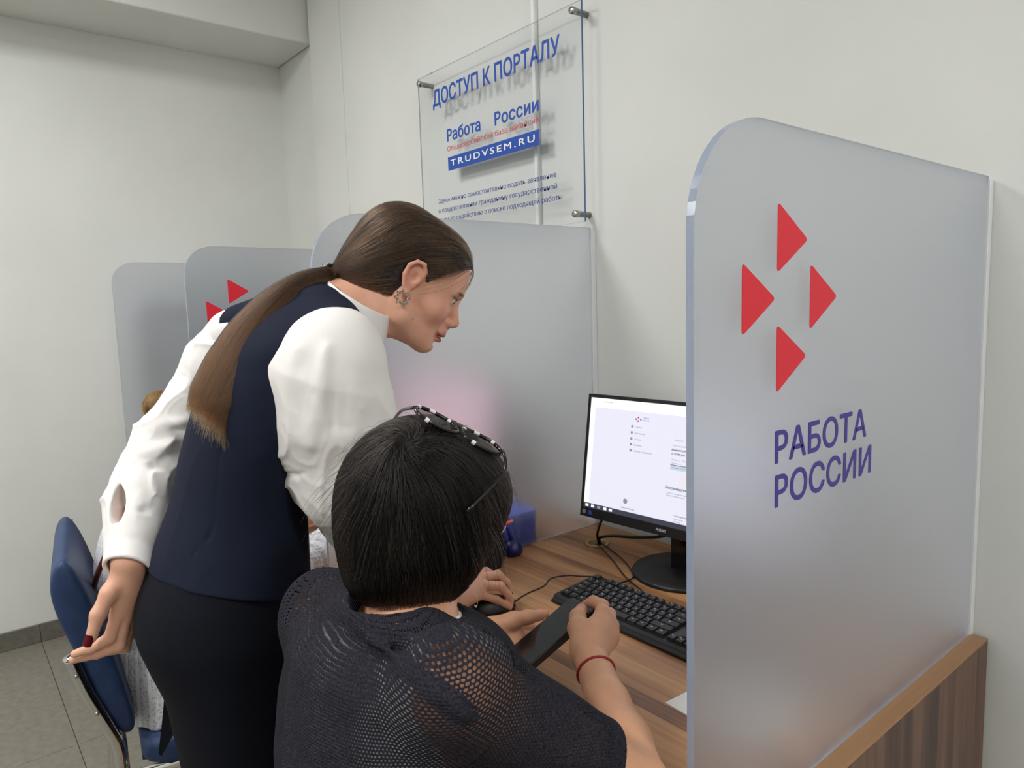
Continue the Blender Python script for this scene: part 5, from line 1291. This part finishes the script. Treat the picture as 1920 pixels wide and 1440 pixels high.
    strands('hair_strands', ST_, 0.00028, M_hairB, WB, tone=np.clip(0.30+0.50*vnoise(P0, 75, 2)+np.random.randn(len(P0))*0.22, 0, 1))
    hi_ = np.where(((P0-O)@fr.T)[:, 2] > 0.0)[0]; sel = np.random.choice(hi_, 420); Pf = P0[sel]; g = HC.grad(Pf); fl = []
    for i in range(8):
        t = i/7; fl.append(Pf+g*(0.003+0.011*np.sin(t*2.2)*np.random.RandomState(3).rand(len(Pf), 1)**2)+nv(1*fr[2])*(-0.015*t)+dirf(Pf, t)*0.028*t)
    strands('flyaway_hair', np.stack(fl, 1), 0.00014, M_hairB, WB)
    # ---- dark patterned glasses pushed up on the hair
    Mg = mat('dark_tortoise_frame', srgb(26, 20, 20), 0.15); Mw = mat('white_frame_inlay', srgb(226, 224, 224), 0.3)
    Ml = bpy.data.materials.new('tinted_lens'); Ml.use_nodes = True; Ml.node_tree.nodes.remove(BS(Ml))
    t_ = N(Ml, 'ShaderNodeBsdfTransparent'); t_.inputs[0].default_value = (0.62, 0.56, 0.56, 1); g_ = N(Ml, 'ShaderNodeBsdfGlossy'); g_.inputs['Roughness'].default_value = 0.05; mx = N(Ml, 'ShaderNodeMixShader'); mx.inputs[0].default_value = 0.12
    L(Ml, t_, 0, mx, 1); L(Ml, g_, 0, mx, 2); L(Ml, mx, 0, Ml.node_tree.nodes['Material Output'], 'Surface')
    def on_hair(px, py, gap):
        ds = np.linspace(0.74, 1.02, 141); v = HC(np.array([at(px, py, d) for d in ds])); k = np.argmax(v < gap) if (v < gap).any() else int(np.argmin(v))
        return at(px, py, ds[k])
    c1, c2 = on_hair(819, 787, 0.010), on_hair(903, 828, 0.006)
    ex = nv(c2-c1); nn = nv(np.cross(ex, nv(-CF*0.9-CU*0.42))); ey_ = np.cross(nn, ex)
    ey_ = nv(CU*0.34-CR*0.18-CF*-0.92); ey_ = nv(ey_-ex*(ex@ey_)); nn = np.cross(ex, ey_)
    gl = thing('sunglasses', 'dark patterned sunglasses pushed up on the seated woman\'s black hair', 'glasses', tuple((c1+c2)/2)); go = (c1+c2)/2
    for c, s in ((c1, -1), (c2, 1)):
        ov = [c+ex*0.0285*np.sign(math.cos(q))*abs(math.cos(q))**0.8+ey_*0.0195*math.sin(q) for q in np.linspace(0, 2*math.pi, 32, endpoint=False)]
        bm = B(); tube(bm, [p-go for p in ov], 0.0024, 8, True); rim = obj('rim', bm, Mg, gl, True)
        for k in (4, 8, 12, 21):
            bm = B(); tube(bm, [ov[k]-go+nn*0.0003, ov[(k+1) % 32]-go+nn*0.0003], 0.0027, 8); obj('inlay', bm, Mw, rim)
        bm = B(); vs = [bm.verts.new(p-go) for p in ov]; f_ = bm.faces.new(vs); bmesh.ops.solidify(bm, geom=[f_], thickness=0.0012); obj('lens', bm, Ml, gl)
        hinge = c+ex*0.030*s+ey_*0.004
        en = HT(-0.045, -0.100*s, 0.045); mdl = HT(0.010, -0.100*s, 0.085)
        bm = B(); tube(bm, [p-go for p in spline([hinge, hinge*0.5+mdl*0.5+fr[2]*0.010, mdl, en], 6)], 0.0021, 8); obj('temple', bm, Mg, gl, True)
    br = [c1+ex*0.0285+ey_*0.004, (c1+c2)/2+ey_*0.007+nn*0.002, c2-ex*0.0285+ey_*0.004]
    obj('bridge', tube(B(), [p-go for p in spline(br, 6)], 0.0019, 8), Mg, gl, True)
    # ---- reading glasses on her nose, red temples and pale rims
    rg_ = thing('eyeglasses', 'red and white reading glasses worn by the seated woman', 'glasses', tuple(HT(0.1, 0, 0))); go2 = np.array(rg_.location)
    Mr = mat('red_glasses', srgb(180, 24, 44), 0.25); Mpl = mat('pale_rim', srgb(226, 216, 214), 0.3)
    for y in (1, -1):
        c = HT(0.100, 0.034*y, -0.004); u_ = nv(fr[1]+fr[0]*-0.12*y); w_ = fr[2]
        ov = [c+u_*0.025*math.cos(q)+w_*0.019*math.sin(q) for q in np.linspace(0, 2*math.pi, 28, endpoint=False)]
        bm = B(); tube(bm, [p-go2 for p in ov], 0.0015, 8, True); obj('rim', bm, Mpl, rg_, True)
        bm = B(); vs = [bm.verts.new(p-go2) for p in ov]; f_ = bm.faces.new(vs); bmesh.ops.solidify(bm, geom=[f_], thickness=0.001); obj('lens', bm, M_clear, rg_)
        obj('temple', tube(B(), [p-go2 for p in spline([c+u_*0.0255*y+w_*0.006, HT(0.095, 0.068*y, 0.005), HT(0.05, 0.078*y, 0.007), HT(-0.02, 0.084*y, 0.008)], 6)], 0.0022, 8), Mr, rg_, True)
    obj('bridge', tube(B(), [p-go2 for p in spline([HT(0.1005, 0.010, 0.0), HT(0.107, 0, 0.004), HT(0.1005, -0.010, 0.0)], 6)], 0.0015, 8), Mpl, rg_, True)
    # earring
    bm = B(); tube(bm, [HT(-0.002, -0.088, -0.036)+np.array([0.0, 0, -0.010])+0.009*(math.cos(q)*fr[0]+math.sin(q)*fr[2])-off for q in np.linspace(0, 2*math.pi, 20, endpoint=False)], 0.0011, 6, True); obj('earring', bm, M_steel, WB, True)
setup_B()

# ================================================================== third woman, mostly hidden
def dress_mat():
    m = mat('striped_lace_cotton', srgb(220, 222, 226), 0.85, spec=0.15)
    at_ = N(m, 'ShaderNodeAttribute'); at_.attribute_name = 'weave'; sp = N(m, 'ShaderNodeSeparateXYZ'); L(m, at_, 'Vector', sp, 0)
    cm = N(m, 'ShaderNodeCombineXYZ'); L(m, sp, 0, cm, 0); L(m, sp, 1, cm, 1)
    wv = N(m, 'ShaderNodeTexWave'); wv.wave_type = 'BANDS'; wv.bands_direction = 'X'; wv.inputs['Scale'].default_value = 14; L(m, cm, 0, wv, 'Vector')
    rp = N(m, 'ShaderNodeValToRGB'); e = rp.color_ramp.elements; e[0].position = 0.0; e[0].color = (0.30, 0.30, 0.30, 1); e[1].position = 0.93; e[1].color = (1, 1, 1, 1); k = e.new(0.8); k.color = (0.30, 0.30, 0.30, 1); k = e.new(0.06); k.color = (0.9, 0.9, 0.9, 1); k = e.new(0.12); k.color = (0.30, 0.30, 0.30, 1)
    L(m, wv, 'Color', rp, 'Fac')
    vo = N(m, 'ShaderNodeTexVoronoi'); vo.inputs['Scale'].default_value = 210; L(m, cm, 0, vo, 'Vector')
    r2 = N(m, 'ShaderNodeValToRGB'); r2.color_ramp.elements[0].position = 0.25; r2.color_ramp.elements[1].position = 0.55; L(m, vo, 'Distance', r2, 'Fac')
    mx = N(m, 'ShaderNodeMath', operation='MULTIPLY_ADD'); mx.inputs[1].default_value = 0.42; L(m, r2, 'Color', mx, 0); L(m, rp, 'Color', mx, 2)
    r3 = N(m, 'ShaderNodeValToRGB'); r3.color_ramp.elements[0].color = srgb(158, 160, 168); r3.color_ramp.elements[1].color = srgb(232, 233, 236); r3.color_ramp.elements[0].position = 0.2; r3.color_ramp.elements[1].position = 0.95
    L(m, mx, 0, r3, 'Fac'); L(m, r3, 'Color', BS(m), 'Base Color')
    bp = N(m, 'ShaderNodeBump'); bp.inputs['Strength'].default_value = 0.5; bp.inputs['Distance'].default_value = 0.002; L(m, mx, 0, bp, 'Height'); L(m, bp, 'Normal', BS(m), 'Normal')
    return m
M_dress = dress_mat()
M_hairC = hair_mat('blond_hair', srgb(64, 44, 22), srgb(150, 110, 62), 0.3, 0.2); M_hairCb = mat('blond_hair_base', srgb(92, 66, 36), 0.5)
M_skinC = skin_mat('skin_third')
WC = thing('person', 'woman with blond bun in pale striped dress, sitting mostly hidden behind the standing woman', 'person', (-1.395, -0.975, 0))
def setup_C():
    off = np.array(WC.location); R = nv((1, 0, 0)); Fw = nv((0, 1, 0))
    T = [(-1.395, -1.075, 0.472, 0.200, 0.135), (-1.395, -1.085, 0.58, 0.185, 0.125), (-1.395, -1.092, 0.72, 0.160, 0.112), (-1.395, -1.085, 0.82, 0.165, 0.112), (-1.395, -1.045, 0.93, 0.165, 0.105), (-1.395, -1.015, 0.985, 0.120, 0.085), (-1.395, -0.995, 1.02, 0.06, 0.06)]
    fr = head_frame((0.05, 1), 15); O = np.array([-1.395, -0.935, 1.108])
    shR, shL = np.array([-1.225, -1.02, 0.955]), np.array([-1.565, -1.02, 0.955])
    wrR, wrL = np.array([-1.28, -0.645, 0.790]), np.array([-1.50, -0.66, 0.79]); elR = ik(shR, wrR, 0.27, 0.24, (0.4, -0.2, -1)); elL = ik(shL, wrL, 0.27, 0.24, (-0.4, -0.2, -1))
    S = Sdf(); S.loft([(a, b, c, w_-0.02, q-0.02) for a, b, c, w_, q in T], R, Fw, 0.01); n0 = np.array([-1.395, -1.0, 0.99])
    S.cone(n0, O+np.array([-0.02, 0, -0.05])@fr, 0.05, 0.046, 0.02)
    for sh, el, wr, s in ((shR, elR, wrR, 1), (shL, elL, wrL, -1)):
        S.cone(n0, sh, 0.045, 0.042, 0.03); S.chain([sh, el, wr], [0.043, 0.036, 0.024], 0.012)
        for k in range(4):
            m_ = wr+np.array([s*(0.024-0.016*k), 0.075, -0.002]); S.cone(wr, m_, 0.02, 0.012, 0.01); S.chain([m_, m_+np.array([0, 0.035, 0.002]), m_+np.array([0, 0.06, -0.012]), m_+np.array([0, 0.078, -0.02])], [0.010, 0.009, 0.008, 0.0065], 0.004)
        S.chain([wr+np.array([-s*0.015, 0.02, 0]), wr+np.array([-s*0.035, 0.055, -0.004]), wr+np.array([-s*0.032, 0.085, -0.012])], [0.014, 0.011, 0.008], 0.008)
    for s in (1, -1):
        hp = np.array([-1.395+s*0.085, -1.05, 0.55]); kn = hp+np.array([s*0.02, 0.44, -0.01]); an = np.array([kn[0], kn[1], 0.085])
        S.chain([hp, kn, an], [0.07, 0.05, 0.03], 0.02); S.chain([an, an+np.array([0, 0.05, -0.035]), an+np.array([0, 0.13, -0.06])], [0.03, 0.028, 0.016], 0.015)
        SH = Sdf(); SH.ell(an+np.array([0, 0.07, -0.057]), (0.042, 0.125, 0.034), np.eye(3), 0.01); SH.half((0, 0, 0.0012), (0, 0, -1), 0.002)
        sdf_obj('shoe', SH, an-np.array([0.1, 0.1, 0.1]), an+np.array([0.1, 0.25, 0.05]), 0.006, bpy.data.materials['black_leather_shoe'], WC)
    HT = add_head(S, O, fr, 1.0)
    sdf_obj('body', S, (-1.70, -1.24, 0.0), (-1.12, -0.42, 1.30), 0.0042, M_skinC, WC, {'tint': lambda P: lerp_col(srgb(218, 166, 138), [(srgb(178, 96, 92), mask(P, HT(0.094, 0, -0.0725), fr, (0.020, 0.024, 0.0135), 0.2))])})
    DR = Sdf(); DR.loft(T, R, Fw, 0.01, off=0.004)
    for sh, el, wr in ((shR, elR, wrR), (shL, elL, wrL)): DR.cone(n0, sh, 0.05, 0.054, 0.03); DR.chain([sh, el, el+(wr-el)*0.8], [0.056, 0.056, 0.048], 0.02)
    for s in (1, -1): DR.cone((-1.395+s*0.085, -1.03, 0.55), (-1.395+s*0.10, -0.62, 0.545), 0.090, 0.085, 0.05)
    DR.loft([(-1.395, -0.985, 0.365, 0.250, 0.198), (-1.395, -0.98, 0.48, 0.222, 0.205), (-1.395, -1.0, 0.56, 0.196, 0.19), (-1.395, -1.03, 0.62, 0.17, 0.15)], R, Fw, 0.03, ex=3.0)
    DR.it.append((lambda P: np.maximum.reduce([np.abs(P[:, 0]+1.395)-0.218, P[:, 1]+0.75, -1.19-P[:, 1], P[:, 2]-0.474]), np.array([-1.395, -0.97, 0.3]), 0.6, 0.003, '-'))
    DR.ell((-1.395, -0.985, 1.04), (0.075, 0.085, 0.05), np.eye(3), 0.004, '-')
    DR.disp = lambda P: 0.003*vnoise(P, 20, 3)+0.0025*np.sin(P[:, 0]*60+P[:, 1]*75)*np.clip((0.6-P[:, 2])/0.15, 0, 1)
    def weave(P):
        q = P-np.array([-1.395, -1.05, 0]); s = np.arctan2(q[:, 0], -q[:, 1])*0.16
        return np.stack([s, P[:, 2], 0*s], 1)
    sdf_obj('dress', DR, (-1.72, -1.26, 0.34), (-1.10, -0.50, 1.08), 0.0042, M_dress, WC, {'weave': weave})
    HC = Sdf(); HC.ell(HT(-0.022, 0, 0.026), (0.100, 0.086, 0.094), fr, 0.01); HC.ell(HT(-0.05, 0, -0.03), (0.07, 0.076, 0.06), fr, 0.03); HC.ball(HT(-0.112, 0, 0.030), 0.037, 0.006)
    HC.add(lambda P: smin(((P-O)@fr.T)[:, 0]-0.050, 0.055-((P-O)@fr.T)[:, 2], 0.01), O, 1e3, 0.006, 'x'); HC.disp = lambda P: 0.002*vnoise(P, 70, 3)
    sdf_obj('hair', HC, O-0.2, O+0.2, 0.005, M_hairCb, WC)
    d0 = np.random.randn(2600, 3); d0 /= np.linalg.norm(d0, axis=1, keepdims=True); bc = HT(-0.112, 0, 0.030); P0 = bc+d0*0.038
    BN = Sdf(); BN.ball(bc, 0.037); ax = -fr[0]
    strands('bun_strands', flow(BN, P0, lambda P, t: np.cross(P-bc, ax)/0.05+0.5*np.stack([vnoise(P, 60, 1), vnoise(P, 60, 5), vnoise(P, 60, 9)], 1), 12, 0.007, 0.0003, 0.005, 0.2), 0.00035, M_hairC, WC)
    bm = B(); tube(bm, [HT(-0.02, -0.094, -0.036)-off, HT(-0.02, -0.096, -0.052)-off, HT(-0.02, -0.094, -0.068)-off], [0.002, 0.0045, 0.003], 8); obj('earring', bm, bpy.data.materials['silver_stones'], WC, True)
    Mst = mat('brown_leather_strap', srgb(92, 44, 36), 0.5)
    sp_ = [(-1.235, -1.020, 1.020), (-1.215, -1.095, 1.000), (-1.240, -1.150, 0.945), (-1.270, -1.196, 0.880), (-1.31, -1.222, 0.80), (-1.36, -1.225, 0.74)]
    bm = B(); tube(bm, [np.array(p)-off for p in spline(sp_, 6)], 0.006, 8); obj('bag_strap', bm, Mst, WC, True)
setup_C()
